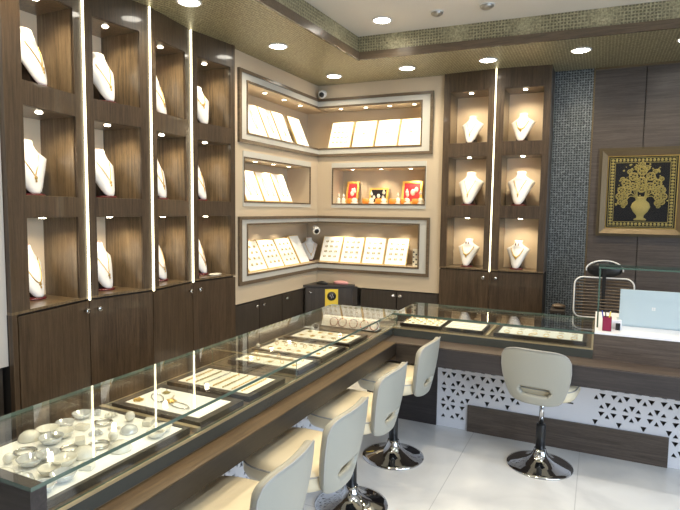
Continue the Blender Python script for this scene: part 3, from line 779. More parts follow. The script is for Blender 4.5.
# framed artwork
fx0, fx1, fz0, fz1, fy = -.030, .585, 1.315, 2.010, 4.890
r = thing('framed_artwork', ((fx0 + fx1) / 2, fy, fz0), 'gold framed artwork of a golden flowering vase on black, on the panelled wall', 'picture')
def rectframe(x0, x1, z0, z1, w, y0, y1, b=None):
    b = b or MB()
    b.box(x0, x1, y0, y1, z0, z0 + w); b.box(x0, x1, y0, y1, z1 - w, z1); b.box(x0, x0 + w, y0, y1, z0 + w, z1 - w); b.box(x1 - w, x1, y0, y1, z0 + w, z1 - w); return b
part('outer_moulding', rectframe(fx0, fx1, fz0, fz1, .022, fy - .022, fy), M['frame_dark'], r)
b = MB()
def bevframe(x0, x1, z0, z1, w, ya, yb):
    o = [(x0, z0), (x1, z0), (x1, z1), (x0, z1)]; i = [(x0 + w, z0 + w), (x1 - w, z0 + w), (x1 - w, z1 - w), (x0 + w, z1 - w)]
    for k in range(4):
        j = (k + 1) % 4
        b.hexa([(o[k][0], fy, o[k][1]), (o[j][0], fy, o[j][1]), (i[j][0], fy, i[j][1]), (i[k][0], fy, i[k][1])],
               [(o[k][0], ya, o[k][1]), (o[j][0], ya, o[j][1]), (i[j][0], yb, i[j][1]), (i[k][0], yb, i[k][1])])
bevframe(fx0 + .022, fx1 - .022, fz0 + .022, fz1 - .022, .042, fy - .034, fy - .012)
part('frame', b, M['frame_gold'], r)
part('inner_rim', rectframe(fx0 + .064, fx1 - .064, fz0 + .064, fz1 - .064, .006, fy - .014, fy), M['gold'], r)
ix0, ix1, iz0, iz1 = fx0 + .070, fx1 - .070, fz0 + .070, fz1 - .070
b = MB(); b.box(ix0, ix1, fy - .004, fy, iz0, iz1); part('black_ground', b, M['blackcloth'], r)
# embroidered border band
b = rectframe(ix0 + .010, ix1 - .010, iz0 + .008, iz1 - .008, .004, fy - .0065, fy - .004); rectframe(ix0 + .046, ix1 - .046, iz0 + .044, iz1 - .044, .004, fy - .0065, fy - .004, b)
nzs = 22
for k in range(nzs):
    z = iz0 + .028 + (iz1 - iz0 - .056) * k / (nzs - 1)
    for x in (ix0 + .030, ix1 - .030): b.sphere((x, fy - .005, z), .0125, 6, sc=(1, .25, .8))
nxs = 17
for k in range(1, nxs - 1):
    x = ix0 + .030 + (ix1 - ix0 - .060) * k / (nxs - 1)
    for z in (iz0 + .028, iz1 - .028): b.sphere((x, fy - .005, z), .0125, 6, sc=(.8, .25, 1))
part('embroidered_border', b, M['dullgold'], r)
cx = (ix0 + ix1) / 2; W = ix1 - ix0 - .11
# vase
b = MB(); zb = iz0 + .058
b.lathe([(.040, 0), (.044, .010), (.024, .022), (.026, .040), (.052, .070), (.068, .105), (.058, .135), (.034, .158), (.040, .176), (.044, .186), (0, .186)], c=(cx, fy - .005, zb), n=24, mat=Matrix.Diagonal((1, .12, 1, 1)))
part('vase', b, M['dullgold'], r, 'golden vase')
b = MB(); rnd = random.Random(4)
top = iz1 - .075; z_s = zb + .11
def flower(x, z, R):
    b.tube([(x + R * math.cos(a * PI / 5), fy - .006, z + R * math.sin(a * PI / 5)) for a in range(10)], R * .22, 5, closed=True)
    b.sphere((x, fy - .006, z), R * .35, 6, sc=(1, .4, 1))
    for a in range(5): b.sphere((x + R * .62 * math.cos(a * 1.256), fy - .006, z + R * .62 * math.sin(a * 1.256)), R * .25, 5, sc=(1, .4, 1))
for x, z, R in [(0, .40, .034), (-.065, .355, .032), (.065, .355, .032), (0, .315, .036), (-.115, .30, .032), (.115, .30, .032), (-.06, .275, .03), (.06, .275, .03), (-.15, .245, .028), (.15, .245, .028), (-.105, .235, .028), (.105, .235, .028), (0, .255, .028),
                (-.165, .195, .026), (.165, .195, .026), (-.125, .185, .026), (.125, .185, .026), (-.155, .150, .022), (.155, .150, .022), (-.12, .14, .02), (.12, .14, .02), (0, .455, .02), (-.035, .425, .02), (.035, .425, .02), (-.095, .395, .018), (.095, .395, .018), (-.145, .335, .018), (.145, .335, .018), (-.13, .115, .014), (.13, .115, .014)]:
    flower(cx + x * .92, zb + z * .96, R * .9)
for s in (-1, 1):
    for k in range(5):
        pts = [(cx + s * (.02 + .03 * k * t + .01 * math.sin(6 * t)), fy - .006, zb + .17 + t * (.24 - .03 * k) - .09 * k * t * t * .5) for t in [i / 8 for i in range(9)]]
        b.tube(pts, .0035, 5)
for k in range(110):
    a = rnd.uniform(-1, 1); zz = rnd.uniform(.12, .46); lim = .18 * math.sqrt(max(0, 1 - ((zz - .20) / .30) ** 2)) if zz > .2 else .18
    if zz < .19 and abs(a) < .5: continue
    b.sphere((cx + a * lim, fy - .005, zb + zz * .96), rnd.uniform(.004, .009), 5, sc=(1, .4, 1))
part('flowers', b, M['dullgold'], r, 'golden embroidered flowers')
b = MB(); b.box(ix0, ix1, fy - .0125, fy - .010, iz0, iz1); part('cover_glass', b, M['glass'], r)

# ------------------------------------------------------------------ counters
xb, xf, yn, yf = -1.693, -1.198, .8145, 3.4415      # case A
by0, by1, bx1 = 3.346, 3.807, -.003                 # case B
HT = .830
# counter A body
rA = thing('counter', (-1.5, 2.0, 0), 'long wooden display counter along the left wall, with white lattice front under its ledge', 'counter')
c = MB(); c.box(xb, -1.53, yn + .01, 3.16, 0, .605); c.box(xb, -1.505, yn + .005, yn + .035, 0, .605); part('body', c, M['wood_dark'], rA)
c = MB(); c.box(xb, -1.115, yn, 3.168, .606, .679); part('ledge', c, [M['wood_y']], rA)
c = MB(); c.box(-1.1145, -1.111, yn, 3.168, .602, .676); part('fascia', c, M['wood_fascia_y'], rA, 'dark front edge')
c = MB(); c.box(xb, xf - .002, yn, 3.44, .6795, .728); part('case_plinth', c, M['wood_y'], rA)
# lattice panel with cut-outs through a filled curve
def lattice(w, h, thick, holes, name):
    cu = bpy.data.curves.new(name, 'CURVE'); cu.dimensions = '2D'; cu.fill_mode = 'BOTH'; cu.extrude = thick / 2
    def spl(pts):
        s = cu.splines.new('POLY'); s.points.add(len(pts) - 1)
        for p, q in zip(s.points, pts): p.co = (q[0], q[1], 0, 1)
        s.use_cyclic_u = True
    spl([(0, 0), (w, 0), (w, h), (0, h)])
    for hpts in holes: spl(hpts)
    o = bpy.data.objects.new(name, cu); COL.objects.link(o)
    dg = bpy.context.evaluated_depsgraph_get(); dg.update()
    me = bpy.data.meshes.new_from_object(o.evaluated_get(dg)); COL.objects.unlink(o); bpy.data.objects.remove(o)
    return me
def star_holes(x0, x1, z0, z1, keep, s=.0195, pitch=.132):
    out = []; rowh = pitch * .866
    j = 0; z = z0
    while z < z1 + pitch:
        x = x0 + (pitch / 2 if j % 2 else 0)
        while x < x1 + pitch:
            for a in range(6):
                an = PI / 6 + a * PI / 3; R = .041
                cxx, czz = x + R * math.cos(an), z + R * math.sin(an)
                rr = s * (1.0 if a % 2 else .82)
                tri = [(cxx + rr * math.cos(an + PI + t) * (1.25 if t == 0 else 1), czz + rr * math.sin(an + PI + t) * (1.25 if t == 0 else 1)) for t in (0, 2 * PI / 3, 4 * PI / 3)]
                if keep(cxx, czz) and all(x0 - .0 < p[0] < x1 and z0 < p[1] < z1 for p in tri): out.append(tri)
            x += pitch
        z += rowh; j += 1
    return out
# A lattice in plane x = -1.515, local x -> world +Y
wA = 3.16 - yn - .04
me = lattice(wA, .59, .008, star_holes(.05, wA - .3, .07, .55, lambda x, z: True), 'lattice_panel')
me.materials.append(M['white'])
o = link('lattice_panel', me, rA); o.matrix_world = Matrix(((0, 0, 1, -1.509), (1, 0, 0, yn + .04), (0, 1, 0, .012), (0, 0, 0, 1)))
o.matrix_parent_inverse = Matrix.Identity(4); o.location = o.matrix_world.translation; 
bpy.context.view_layer.update()
def set_local(o, mw, parent):
    lm = Matrix.Translation(-world_base(parent)) @ mw
    o.matrix_basis = lm
set_local(o, Matrix(((0, 0, 1, -1.509), (1, 0, 0, yn + .04), (0, 1, 0, .012), (0, 0, 0, 1))), rA)
# B
rB = thing('counter', (0, 3.7, 0), 'wooden counter across the back with white lattice front, carrying the white desk top', 'counter')
c = MB(); c.box(-1.515, 2.2, 3.69, 3.80, 0, .559); part('body', c, M['wood_dark'], rB)
c = MB(); c.box(-1.5, -.975, 3.655, 3.689, 0, .559); part('corner_panel', c, M['wood_fascia'], rB, 'dark wooden panel in the inner corner')
c = MB(); c.box(xb, 2.2, 3.172, by1, .562, .6785); part('ledge', c, M['wood_x'], rB)
c = MB(); c.box(-1.111, 2.2, 3.168, 3.1715, .560, .672); part('fascia', c, M['wood_fascia'], rB, 'dark front edge')
c = MB(); c.box(xf + .002, bx1, by0 + .002, by1, .679, .728); part('case_plinth', c, M['wood_x'], rB)
c = MB(); c.box(bx1 + .001, 2.2, by0, 4.02, .679, .822); part('desk_block', c, M['wood_x'], rB)
c = MB(); c.box(bx1 + .003, 2.2, by0 - .004, 4.04, .8222, .834); part('desk_top', c, M['white'], rB, 'white desk top')
keepB = lambda x, z: not (.18 < x < 1.40 and z < .20) and not (.555 < x < .985)
me = lattice(3.15, .545, .008, star_holes(.012, 3.1, .055, .50, keepB), 'lattice_panel'); me.materials.append(M['white'])
o = link('lattice_panel', me, rB)
set_local(o, Matrix(((1, 0, 0, -.974), (0, 0, -1, 3.667), (0, 1, 0, .0), (0, 0, 0, 1))), rB)
c = MB(); c.box(-.757, .425, 3.648, 3.662, .0, .182); part('plinth_board', c, M['wood_x'], rB)

# glass cases
def glass_box(mb, x0, x1, y0, y1, z0, z1, edge='xy'):
    fs = mb.box(x0, x1, y0, y1, z0, z1)
    dims = [x1 - x0, y1 - y0, z1 - z0]; k = dims.index(min(dims))
    for f in fs:
        f.normal_update()
        f.material_index = 0 if abs(f.normal[k]) > .5 else 1
G = [M['glass'], M['glassedge']]
gA = thing('glass_display_case', (-1.45, 2.1, .728), 'long low glass display case on the left counter', 'display case')
c = MB(); glass_box(c, xb, xf + .004, yn, yf, HT - .011, HT); part('top_pane', c, G, gA, 'glass top with green edge')
c = MB(); glass_box(c, xf - .010, xf - .003, yn + .046, yf, .737, HT - .0115); part('front_pane', c, G, gA)
c = MB(); glass_box(c, xb + .004, xb + .010, yn + .046, yf - .008, .737, HT - .0115); part('back_pane', c, G, gA)
c = MB(); glass_box(c, xb + .011, xf - .011, yf - .009, yf - .003, .737, HT - .0115); part('end_pane', c, G, gA)
c = MB(); glass_box(c, xb + .011, xf - .011, 2.098, 2.105, .737, HT - .0115); part('partition_pane', c, G, gA)
c = MB(); c.box(xb, xf - .002, yn + .002, yn + .045, .7285, HT - .0115); part('end_panel', c, M['wood_fascia'], gA, 'dark wooden end panel')
c = MB(); c.box(xb, xf - .0005, yn + .045, yf, .7285, .736); part('case_floor', c, M['wood_in'], gA)
c = MB()
c.box(xf - .0025, xf + .003, yn + .045, yf - .1, .728, .7375); c.box(xb - .003, xb + .0035, yn + .045, yf, .728, .7375)
c.box(xb + .012, xf - .012, 2.0965, 2.1065, .8115, .8183)
for y in (1.428, 2.662): c.box(xb + .012, xf - .012, y, y + .018, .7362, .748)
part('metal_strip', c, M['strip'], gA, 'champagne metal strips')
c = MB(); c.box(xf - .0015, xf + .001, yn, yf - .1, .685, .7275); part('dark_band', c, M['darkglass'], gA, 'dark glossy band under the glass')
gB = thing('glass_display_case', (-.6, 3.6, .728), 'low glass display case on the back counter, left of the white desk', 'display case')
c = MB(); glass_box(c, xf + .006, bx1, by0 - .004, by1, HT - .011, HT); part('top_pane', c, G, gB, 'glass top with green edge')
c = MB(); glass_box(c, xf + .006, bx1 - .012, by0 + .003, by0 + .010, .737, HT - .0115); part('front_pane', c, G, gB)
c = MB(); glass_box(c, xf + .006, bx1 - .012, by1 - .010, by1 - .004, .737, HT - .0115); part('back_pane', c, G, gB)
c = MB(); c.box(bx1 - .010, bx1, by0 + .002, by1 - .002, .737, HT - .0115); part('end_post', c, M['strip'], gB)
c = MB(); c.box(xf + .004, bx1, by0 + .0015, by1, .7285, .736); part('case_floor', c, M['wood_in'], gB)
c = MB(); c.box(xf + .004, bx1, by0 - .003, by0 + .0015, .728, .7375); c.box(-.602, -.585, by0 + .012, by1 - .012, .7362, .748); part('metal_strip', c, M['strip'], gB, 'champagne metal strips')
c = MB(); c.box(xf + .004, bx1, by0 - .001, by0 + .0015, .679, .7275); part('dark_band', c, M['darkglass'], gB, 'dark glossy band under the glass')

# glass shelf over the desk
gs = thing('glass_shelf', (.7, 3.55, .834), 'raised clear glass shelf standing on the white desk behind the laptop', 'shelf')
c = MB(); glass_box(c, .005, 1.6, 3.47, 3.66, 1.180, 1.190); part('shelf_pane', c, G, gs)
c = MB(); glass_box(c, .008, .017, 3.475, 3.655, .8342, 1.1798); part('side_pane', c, G, gs)
c = MB(); glass_box(c, 1.58, 1.589, 3.475, 3.655, .8342, 1.1798); part('side_pane', c, G, gs)

# ------------------------------------------------------------------ trays and jewellery
def tray(x0, x1, y0, y1, z, label, rim=.022, h=.022, face='pad', side=None):
    r = thing('jewellery_tray', ((x0 + x1) / 2, (y0 + y1) / 2, z), label, 'tray')
    c = MB(); c.box(x0, x1, y0, y1, z + .0003, z + h * .6)
    c.box(x0, x1, y0, y0 + rim, z + h * .6, z + h); c.box(x0, x1, y1 - rim, y1, z + h * .6, z + h); c.box(x0, x0 + rim, y0 + rim, y1 - rim, z + h * .6, z + h); c.box(x1 - rim, x1, y0 + rim, y1 - rim, z + h * .6, z + h)
    part('rim', c, M['traydark'], r, 'dark wooden rim')
    c = MB(); c.box(x0 + rim, x1 - rim, y0 + rim, y1 - rim, z + h * .62, z + h * .86); part('pad', c, M[face], r, 'ivory pad')
    return z + h * .86
ZT = .7365
LT = 'flat jewellery tray in the left case, '
zt1 = tray(-1.655, -1.222, .872, 1.405, ZT, LT + 'nearest to the camera, full of crystal pieces', rim=.014, face='padwhite')
zt2 = tray(-1.640, -1.218, 1.452, 1.708, ZT, LT + 'second from the camera with an amber pendant', rim=.030, face='padwhite')
zt3 = tray(-1.640, -1.218, 1.745, 2.020, ZT, LT + 'third from the camera with rows of chains', rim=.028)
zt4 = tray(-1.620, -1.218, 2.140, 2.355, ZT, LT + 'just beyond the glass partition', rim=.022)
zt5 = tray(-1.640, -1.218, 2.375, 2.650, ZT, LT + 'fifth from the camera before a metal divider', rim=.024)
zt6 = tray(-1.640, -1.218, 2.700, 2.960, ZT, LT + 'sixth from the camera just before the bangle stand', rim=.024)
zt7 = tray(-1.165, -.890, 3.392, 3.640, ZT, 'flat ivory jewellery tray in the back glass case, nearest the inner corner', rim=.012)
zt8 = tray(-.882, -.625, 3.392, 3.640, ZT, 'flat ivory jewellery tray in the back glass case, middle of three', rim=.012)
zt9 = tray(-.560, -.040, 3.385, 3.650, ZT, 'wide jewellery tray in the back glass case, beside the white desk', rim=.022, face='paper')

proto = {}
def getm(kind, matn='silver'):
    k = (kind, matn)
    if k in proto: return proto[k]
    b = MB()
    if kind == 'bowl': b.lathe([(.016, 0), (.028, .006), (.034, .018), (.036, .022), (.033, .021), (.026, .009), (0, .005)], n=20)
    elif kind == 'bangle': b.tube([(.028 * math.cos(a * PI / 12), .028 * math.sin(a * PI / 12), .005) for a in range(24)], .005, 8, closed=True)
    elif kind == 'dome': b.lathe([(.032, 0), (.034, .005), (.028, .018), (.016, .026), (0, .029)], n=20)
    elif kind == 'ball': b.sphere((0, 0, .017), .017, 10)
    elif kind == 'casket': b.box(-.022, .022, -.015, .015, 0, .018); b.bevel(.004)
    elif kind == 'cluster':
        for i in range(9): b.sphere((.016 * math.cos(i * 2.4) * (i / 9) ** .5 * 1.3, .016 * math.sin(i * 2.4) * (i / 9) ** .5 * 1.3, .007), .0068, 6)
    elif kind == 'ring':
        b.tube([(.009 * math.cos(a * PI / 8), 0, .0105 + .009 * math.sin(a * PI / 8)) for a in range(16)], .0016, 6, closed=True); b.sphere((0, 0, .0215), .0035, 6)
    elif kind == 'chain':
        b.tube([(.020 * math.sin(t * PI * 2), .055 * math.cos(t * PI * 2) * (1 - .12 * math.sin(t * 6.28) ** 2), .0022) for t in [i / 24 for i in range(24)]], .0020, 5, closed=True); b.sphere((0, -.058, .004), .006, 6, sc=(1, 1, .5))
    elif kind == 'line':
        for i in range(12): b.sphere((0, -.075 + .0136 * i, .003), .0042, 5, sc=(.8, 1.3, .7))
    elif kind == 'pendant':
        b.sphere((0, 0, .005), .013, 8, sc=(1, 1.2, .4))
        for i in range(6): b.sphere((.016 * math.cos(i * PI / 3), .016 * math.sin(i * PI / 3), .004), .005, 6, sc=(1, 1, .6))
        b.tube([(0, .016, .003), (.004, .035, .002), (.010, .060, .002)], .0018, 5)
    proto[k] = b.mesh(kind, M[matn]); return proto[k]
def drop_piece(name, kind, matn, x, y, z, rz, label, cat, group=None, sc=1.):
    o = link(name, getm(kind, matn)); o.location = (x, y, z + .0003); o.rotation_euler = (0, 0, rz); o.scale = (sc,) * 3
    tag(o, label, cat, group); return o
# tray 1: crystal and pearl pieces
rnd = random.Random(11)
kinds = [('bowl', 'crystal', 'crystal bowl'), ('bangle', 'silver', 'silver bangle'), ('dome', 'pearl', 'pearly domed box'), ('cluster', 'crystal', 'crystal cluster'), ('ball', 'pearl', 'pearl ball'),
         ('casket', 'pearl', 'pale casket'), ('bowl', 'pearl', 'ivory bowl'), ('cluster', 'pearl', 'pearl cluster'), ('dome', 'crystal', 'crystal dome')]
k = 0
for ix in range(5):
    for iy in range(8):
        x = -1.605 + .080 * ix + rnd.uniform(-.014, .014); y = .915 + .063 * iy + rnd.uniform(-.012, .012)
        if ix == 0 and iy in (1, 2): continue
        if ix == 4 and iy in (3, 5): continue
        kd = rnd.choice(kinds)
        rowsn = ['back', 'second', 'middle', 'fourth', 'front']
        drop_piece(kd[2].split()[-1] if kd[0] != 'cluster' else 'crystal_cluster', kd[0], kd[1], x, y, zt1, rnd.uniform(0, 3),
                   'small %s in the nearest tray, %s row, %s from near end' % (kd[2], rowsn[ix], ['first', 'second', 'third', 'fourth', 'fifth', 'sixth', 'seventh', 'eighth'][iy]), 'ornament', 'crystal and pearl pieces in the nearest tray', sc=rnd.uniform(.85, 1.05))
# tray 2
drop_piece('pendant', 'pendant', 'gold', -1.455, 1.565, zt2, .7, 'amber gold pendant in the middle of the second tray', 'pendant', sc=1.15)
drop_piece('necklace', 'chain', 'silver', -1.53, 1.575, zt2, 1.0, 'thin silver necklace left of the amber pendant', 'necklace')
drop_piece('necklace', 'chain', 'silver', -1.40, 1.55, zt2, 1.35, 'thin silver necklace right of the amber pendant', 'necklace')
drop_piece('brooch', 'pendant', 'dullgold', -1.54, 1.635, zt2, .9, 'small dull gold brooch at the back of the second tray', 'brooch', sc=.8)
drop_piece('brooch', 'cluster', 'gold', -1.575, 1.52, zt2, .2, 'gold brooch in the near back corner of the second tray', 'brooch', sc=.8)
# tray 3: rows of chains and rings
for i in range(7):
    x = -1.575 + .048 * i
    drop_piece('bracelet', 'line', ['gold', 'dullgold', 'silver', 'gold', 'dullgold', 'gold', 'gold'][i], x, 1.882, zt3, 0, 'beaded bracelet in the third tray, %s row from the back' % ['first', 'second', 'third', 'fourth', 'fifth', 'sixth', 'seventh'][i], 'bracelet', 'bracelet rows in the third tray', sc=1.15)
# trays 4-8: small gold pieces
def scatter(x0, x1, y0, y1, z, nx, ny, kinds_, where, seed):
    rr = random.Random(seed); wx = ['first', 'second', 'third', 'fourth', 'fifth', 'sixth', 'seventh', 'eighth']
    for i in range(nx):
        for j in range(ny):
            kd = kinds_[(i * 3 + j) % len(kinds_)]
            drop_piece({'cluster': 'earring', 'ring': 'finger_ring', 'chain': 'necklace', 'pendant': 'pendant', 'line': 'bracelet'}[kd[0]], kd[0], kd[1], x0 + (x1 - x0) * (i + .5) / nx, y0 + (y1 - y0) * (j + .5) / ny, z, rr.uniform(-.4, .4) + (PI / 2 if kd[0] == 'line' else 0),
                       'small %s %s in the %s' % ({'gold': 'gold', 'dullgold': 'dull gold', 'pearl': 'pearl', 'silver': 'silver', 'copper': 'rose gold'}[kd[1]], {'cluster': 'earring', 'ring': 'finger ring', 'chain': 'necklace', 'pendant': 'pendant', 'line': 'bracelet'}[kd[0]], where), 'jewellery', 'small pieces in the ' + where, sc=kd[2])
scatter(-1.59, -1.25, 2.17, 2.33, zt4, 5, 2, [('pendant', 'gold', .6), ('ring', 'gold', 1)], 'tray just beyond the glass partition', 1)
scatter(-1.60, -1.25, 2.41, 2.62, zt5, 6, 3, [('cluster', 'gold', .5), ('ring', 'gold', 1), ('cluster', 'dullgold', .45)], 'fifth tray of the left case', 2)
scatter(-1.60, -1.25, 2.73, 2.93, zt6, 5, 2, [('pendant', 'gold', .7), ('cluster', 'gold', .6)], 'sixth tray of the left case', 3)
scatter(-1.15, -.905, 3.41, 3.62, zt7, 6, 4, [('ring', 'gold', 1), ('cluster', 'dullgold', .4)], 'corner tray of the back case', 4)
scatter(-.865, -.642, 3.41, 3.62, zt8, 3, 4, [('line', 'silver', .4), ('line', 'dullgold', .4)], 'middle tray of the back case', 5)
scatter(-.53, -.07, 3.42, 3.62, zt9, 6, 2, [('chain', 'gold', .8), ('pendant', 'pearl', .9), ('pendant', 'copper', .9)], 'wide tray of the back case', 6)
for i, (x, y, l) in enumerate([(-1.625, 2.41, 'pale round stud box by the fifth tray, near one'), (-1.60, 2.56, 'pale round stud box by the fifth tray, far one')]):
    drop_piece('stud_box', 'ball', 'pearl', x, y, zt5 + .003, 0, l, 'box', sc=.62)
# bangle roll at the far end
t = thing('bangle_stand', (-1.43, 3.15, .7365), 'ivory box stand with rose gold bangles at the far end of the left case', 'display stand')
c = MB(); c.box(-.200, .200, -.015, .065, 0, .006); part('foot', c, M['traydark'], t, local=True)
c = MB(); c.hexa([(-.190, -.010, .006), (.190, -.010, .006), (.190, .06, .006), (-.190, .06, .006)], [(-.190, .012, .066), (.190, .012, .066), (.190, .05, .066), (-.190, .05, .066)]); part('padded_block', c, M['pad'], t, local=True)
for i, (x, l) in enumerate([(-1.53, 'first'), (-1.469, 'second'), (-1.392, 'third'), (-1.316, 'fourth'), (-1.250, 'fifth')]):
    b = MB(); b.tube([(.0275 * math.cos(a * PI / 12), 0, .0275 * math.sin(a * PI / 12)) for a in range(24)], .0032, 8, closed=True)
    single('bangle', b, M['copper'], 'rose gold bangle leaning on the ivory stand, %s from the left' % l, 'bangle', 'rose gold bangles on the stand', loc=(x, 3.1415, .7745), world=False, rot=(-.35, 0, 0))
b = MB(); b.tube([(.030 * math.cos(a * PI / 10), .018 * math.sin(a * PI / 10), 0) for a in range(20)], .005, 8, closed=True)
single('tape_ring', b, M['whiteplastic'], 'white oval ring beside the bangle stand at the back of the left case', 'ring', loc=(-1.655, 3.035, .742), world=False)

# ------------------------------------------------------------------ stools
def make_stool():
    t = thing('bar_stool', (0, 0, 0), 'x', 'stool', 'cream swivel stools at the counters')
    # local: sitter faces +Y, backrest on -Y side
    b = MB(); b.lathe([(.186, 0), (.188, .004), (.186, .009), (.165, .016), (.120, .027), (.075, .045), (.050, .066), (.038, .090), (.034, .105), (0, .105)], n=48); part('base', b, M['chrome'], t, 'round chrome trumpet base', local=True)
    b = MB(); b.lathe([(.027, .10), (.027, .248), (.024, .255), (0, .255)], n=20); part('gas_sleeve', b, M['black'], t, 'black lower column', local=True)
    b = MB(); b.lathe([(.0135, .253), (.0135, .42), (0, .42)], n=16); part('gas_rod', b, M['chrome'], t, 'thin chrome rod', local=True)
    b = MB(); b.box(-.09, .09, -.08, .09, .415, .436); b.tube([(0.02, 0, .412), (.10, .02, .405), (.165, .03, .402)], .005, 8); part('seat_mount', b, M['black'], t, local=True)
    # seat cushion
    def sq(w, d, z, cy, n=36, p=3.4): return [(w * math.copysign(abs(math.cos(a)) ** (2 / p), math.cos(a)), cy + d * math.copysign(abs(math.sin(a)) ** (2 / p), math.sin(a)), z) for a in [2 * PI * i / n for i in range(n)]]
    prof = [(.100, .100, .434), (.155, .155, .438), (.184, .180, .452), (.195, .191, .475), (.195, .191, .508), (.188, .184, .530), (.168, .166, .542), (.12, .12, .546), (.05, .05, .545)]
    b = MB(); b.loft([sq(w, d, z + (.010 if w < .17 and z > .5 else 0) * 0, .010) for w, d, z in prof]); part('seat', b, M['cream'], t, 'cream padded seat', local=True, smooth=True)
    b = MB(); b.tube(sq(.194, .190, .512, .010), .0035, 6, closed=True); part('seat_piping', b, M['piping'], t, local=True)
    # backrest shell: grid with a slot
    nu, nv = 30, 22
    WZ = [(.0, .112), (.1, .138), (.2, .154), (.35, .170), (.5, .181), (.65, .186), (.85, .184), (1., .178)]
    def pos(u, v):
        z0 = .430 + .030 * (1 - math.sqrt(max(0, 1 - abs(u) ** 4))); z1 = .748 - .055 * (1 - math.sqrt(max(0, 1 - abs(u) ** 5)))
        z = z0 + (z1 - z0) * v; vv = (z - .43) / .318
        for (a0, w0), (a1, w1) in zip(WZ, WZ[1:]):
            if a0 <= vv <= a1 + 1e-6: w = w0 + (w1 - w0) * (vv - a0) / (a1 - a0); break
        return (w * u, -.212 + .034 * abs(u) ** 2.5 - .025 * vv + .02 * (1 - vv) ** 2, z)
    bmv = bmesh.new(); grid = [[bmv.verts.new(pos(-1 + 2 * i / nu, j / nv)) for i in range(nu + 1)] for j in range(nv + 1)]
    for j in range(nv):
        for i in range(nu):
            v = (j + .5) / nv; u = -1 + 2 * (i + .5) / nu
            if .18 < v < .33 and abs(u) < (.52 if .22 < v < .29 else .44): continue
            f = bmv.faces.new((grid[j][i], grid[j][i + 1], grid[j + 1][i + 1], grid[j + 1][i])); f.smooth = True
    # give thickness (front and back sheets plus rim)
    bmesh.ops.recalc_face_normals(bmv, faces=bmv.faces)
    me = bpy.data.meshes.new('backrest'); bmv.to_mesh(me); bmv.free()
    me.materials.append(M['cream_shaded'])
    o = link('backrest', me, t); o['label'] = 'curved cream backrest with a slot, shade greyed into its colour'
    md = o.modifiers.new('solid', 'SOLIDIFY'); md.thickness = .032; md.offset = 0
    md = o.modifiers.new('sub', 'SUBSURF'); md.levels = 1; md.render_levels = 1
    dg = bpy.context.evaluated_depsgraph_get(); dg.update()
    me2 = bpy.data.meshes.new_from_object(o.evaluated_get(dg)); o.modifiers.clear(); o.data = me2
    for p in me2.polygons:
        p.use_smooth = True
    # piping along the outer edge
    pts = [pos(-1, j / nv) for j in range(3, nv)] + [pos(-1 + 2 * i / nu, 1) for i in range(nu + 1)] + [pos(1, j / nv) for j in range(nv - 1, 2, -1)]
    pts = [(p[0], p[1] - .0155, p[2]) for p in pts]
    b = MB(); b.tube(pts, .0035, 6); part('back_piping', b, M['piping'], t, local=True)
    return t
st0 = make_stool()
stools = [(-1.045, 1.385, -PI / 2, 'cream swivel stool nearest the camera, only its seat and back edge showing'),
          (-1.055, 1.87, -PI / 2, 'cream swivel stool second from the camera, at the left counter'),
          (-1.080, 2.442, -PI / 2, 'cream swivel stool third from the camera, at the left counter'),
          (-1.078, 3.060, -PI / 2, 'cream swivel stool in the inner corner of the two counters'),
          (-.259, 3.342, 0, 'cream swivel stool standing alone at the back counter, its back to the camera')]
STY = [-.06, .0, .02, .02, .06]
for i, (x, y, rz, l) in enumerate(stools):
    o = st0 if i == 0 else copy_tree(st0)
    # sitter faces the counter: local +Y -> world -X (rz = +90deg)
    o.location = (x, y, 0); o.rotation_euler = (0, 0, (PI / 2 - STY[i]) if i < 4 else -.13); o['label'] = l

# ------------------------------------------------------------------ office chair
t = thing('office_chair', (.05, 4.22, 0), 'dark slatted office chair with headrest and white outline, behind the desk', 'chair', rz=.03)
b = MB()
for k in range(5):
    a = k * 2 * PI / 5 + .3; b.tube([(0, 0, .085), (.14 * math.cos(a), .14 * math.sin(a), .075), (.27 * math.cos(a), .27 * math.sin(a), .06)], [.022, .018, .013], 8)
part('star_base', b, M['black'], t, local=True)
for k in range(5):
    a = k * 2 * PI / 5 + .3; b = MB(); b.lathe([(0, -.012), (.022, -.012), (.027, 0), (.022, .012), (0, .012)], n=14, c=(.27 * math.cos(a), .27 * math.sin(a), .0275), mat=Matrix.Rotation(a, 4, 'Z') @ Matrix.Rotation(PI / 2, 4, 'X')); part('caster', b, M['black'], t, local=True)
b = MB(); b.lathe([(.026, .08), (.026, .28), (.018, .285), (.018, .42), (0, .42)], n=16); part('column', b, M['chrome'], t, local=True)
b = MB(); b.box(-.20, .20, -.19, .17, .42, .475); b.bevel(.018, 3); part('seat', b, M['black'], t, local=True)
def outline(hw_, z0, z1, r, y, n=10, taper=.0):
    pts = []
    for cxs, cz, a0 in ((1, z0 + r, -PI / 2), (1, z1 - r, 0), (-1, z1 - r, PI / 2), (-1, z0 + r, PI)):
        for i in range(n + 1):
            a = a0 + PI / 2 * i / n; xx = cxs * (hw_ - r) + r * math.cos(a); zz = cz + r * math.sin(a)
            k = (zz - z0) / (z1 - z0); pts.append((xx * (1 + taper * (k - .5)), y + .03 * (xx / hw_) ** 2 * -1 + .05 * k, zz))
    return pts
b = MB(); b.tube(outline(.196, .735, 1.025, .055, .155), .0055, 8, closed=True); part('back_rim', b, M['whiteplastic'], t, 'thin white outline of the backrest', local=True)
b = MB()
for i in range(12):
    z = .752 + i * .0225; k = (z - .735) / .29; w = .186 if .77 < z < .99 else .17
    pts = [(w * s, .155 - .03 * (w * s / .196) ** 2 + .05 * k, z) for s in [-1 + j / 5 for j in range(11)]]
    b.tube(pts, .0068, 6)
part('back_slats', b, M['slat'], t, 'dark brown slats', local=True)
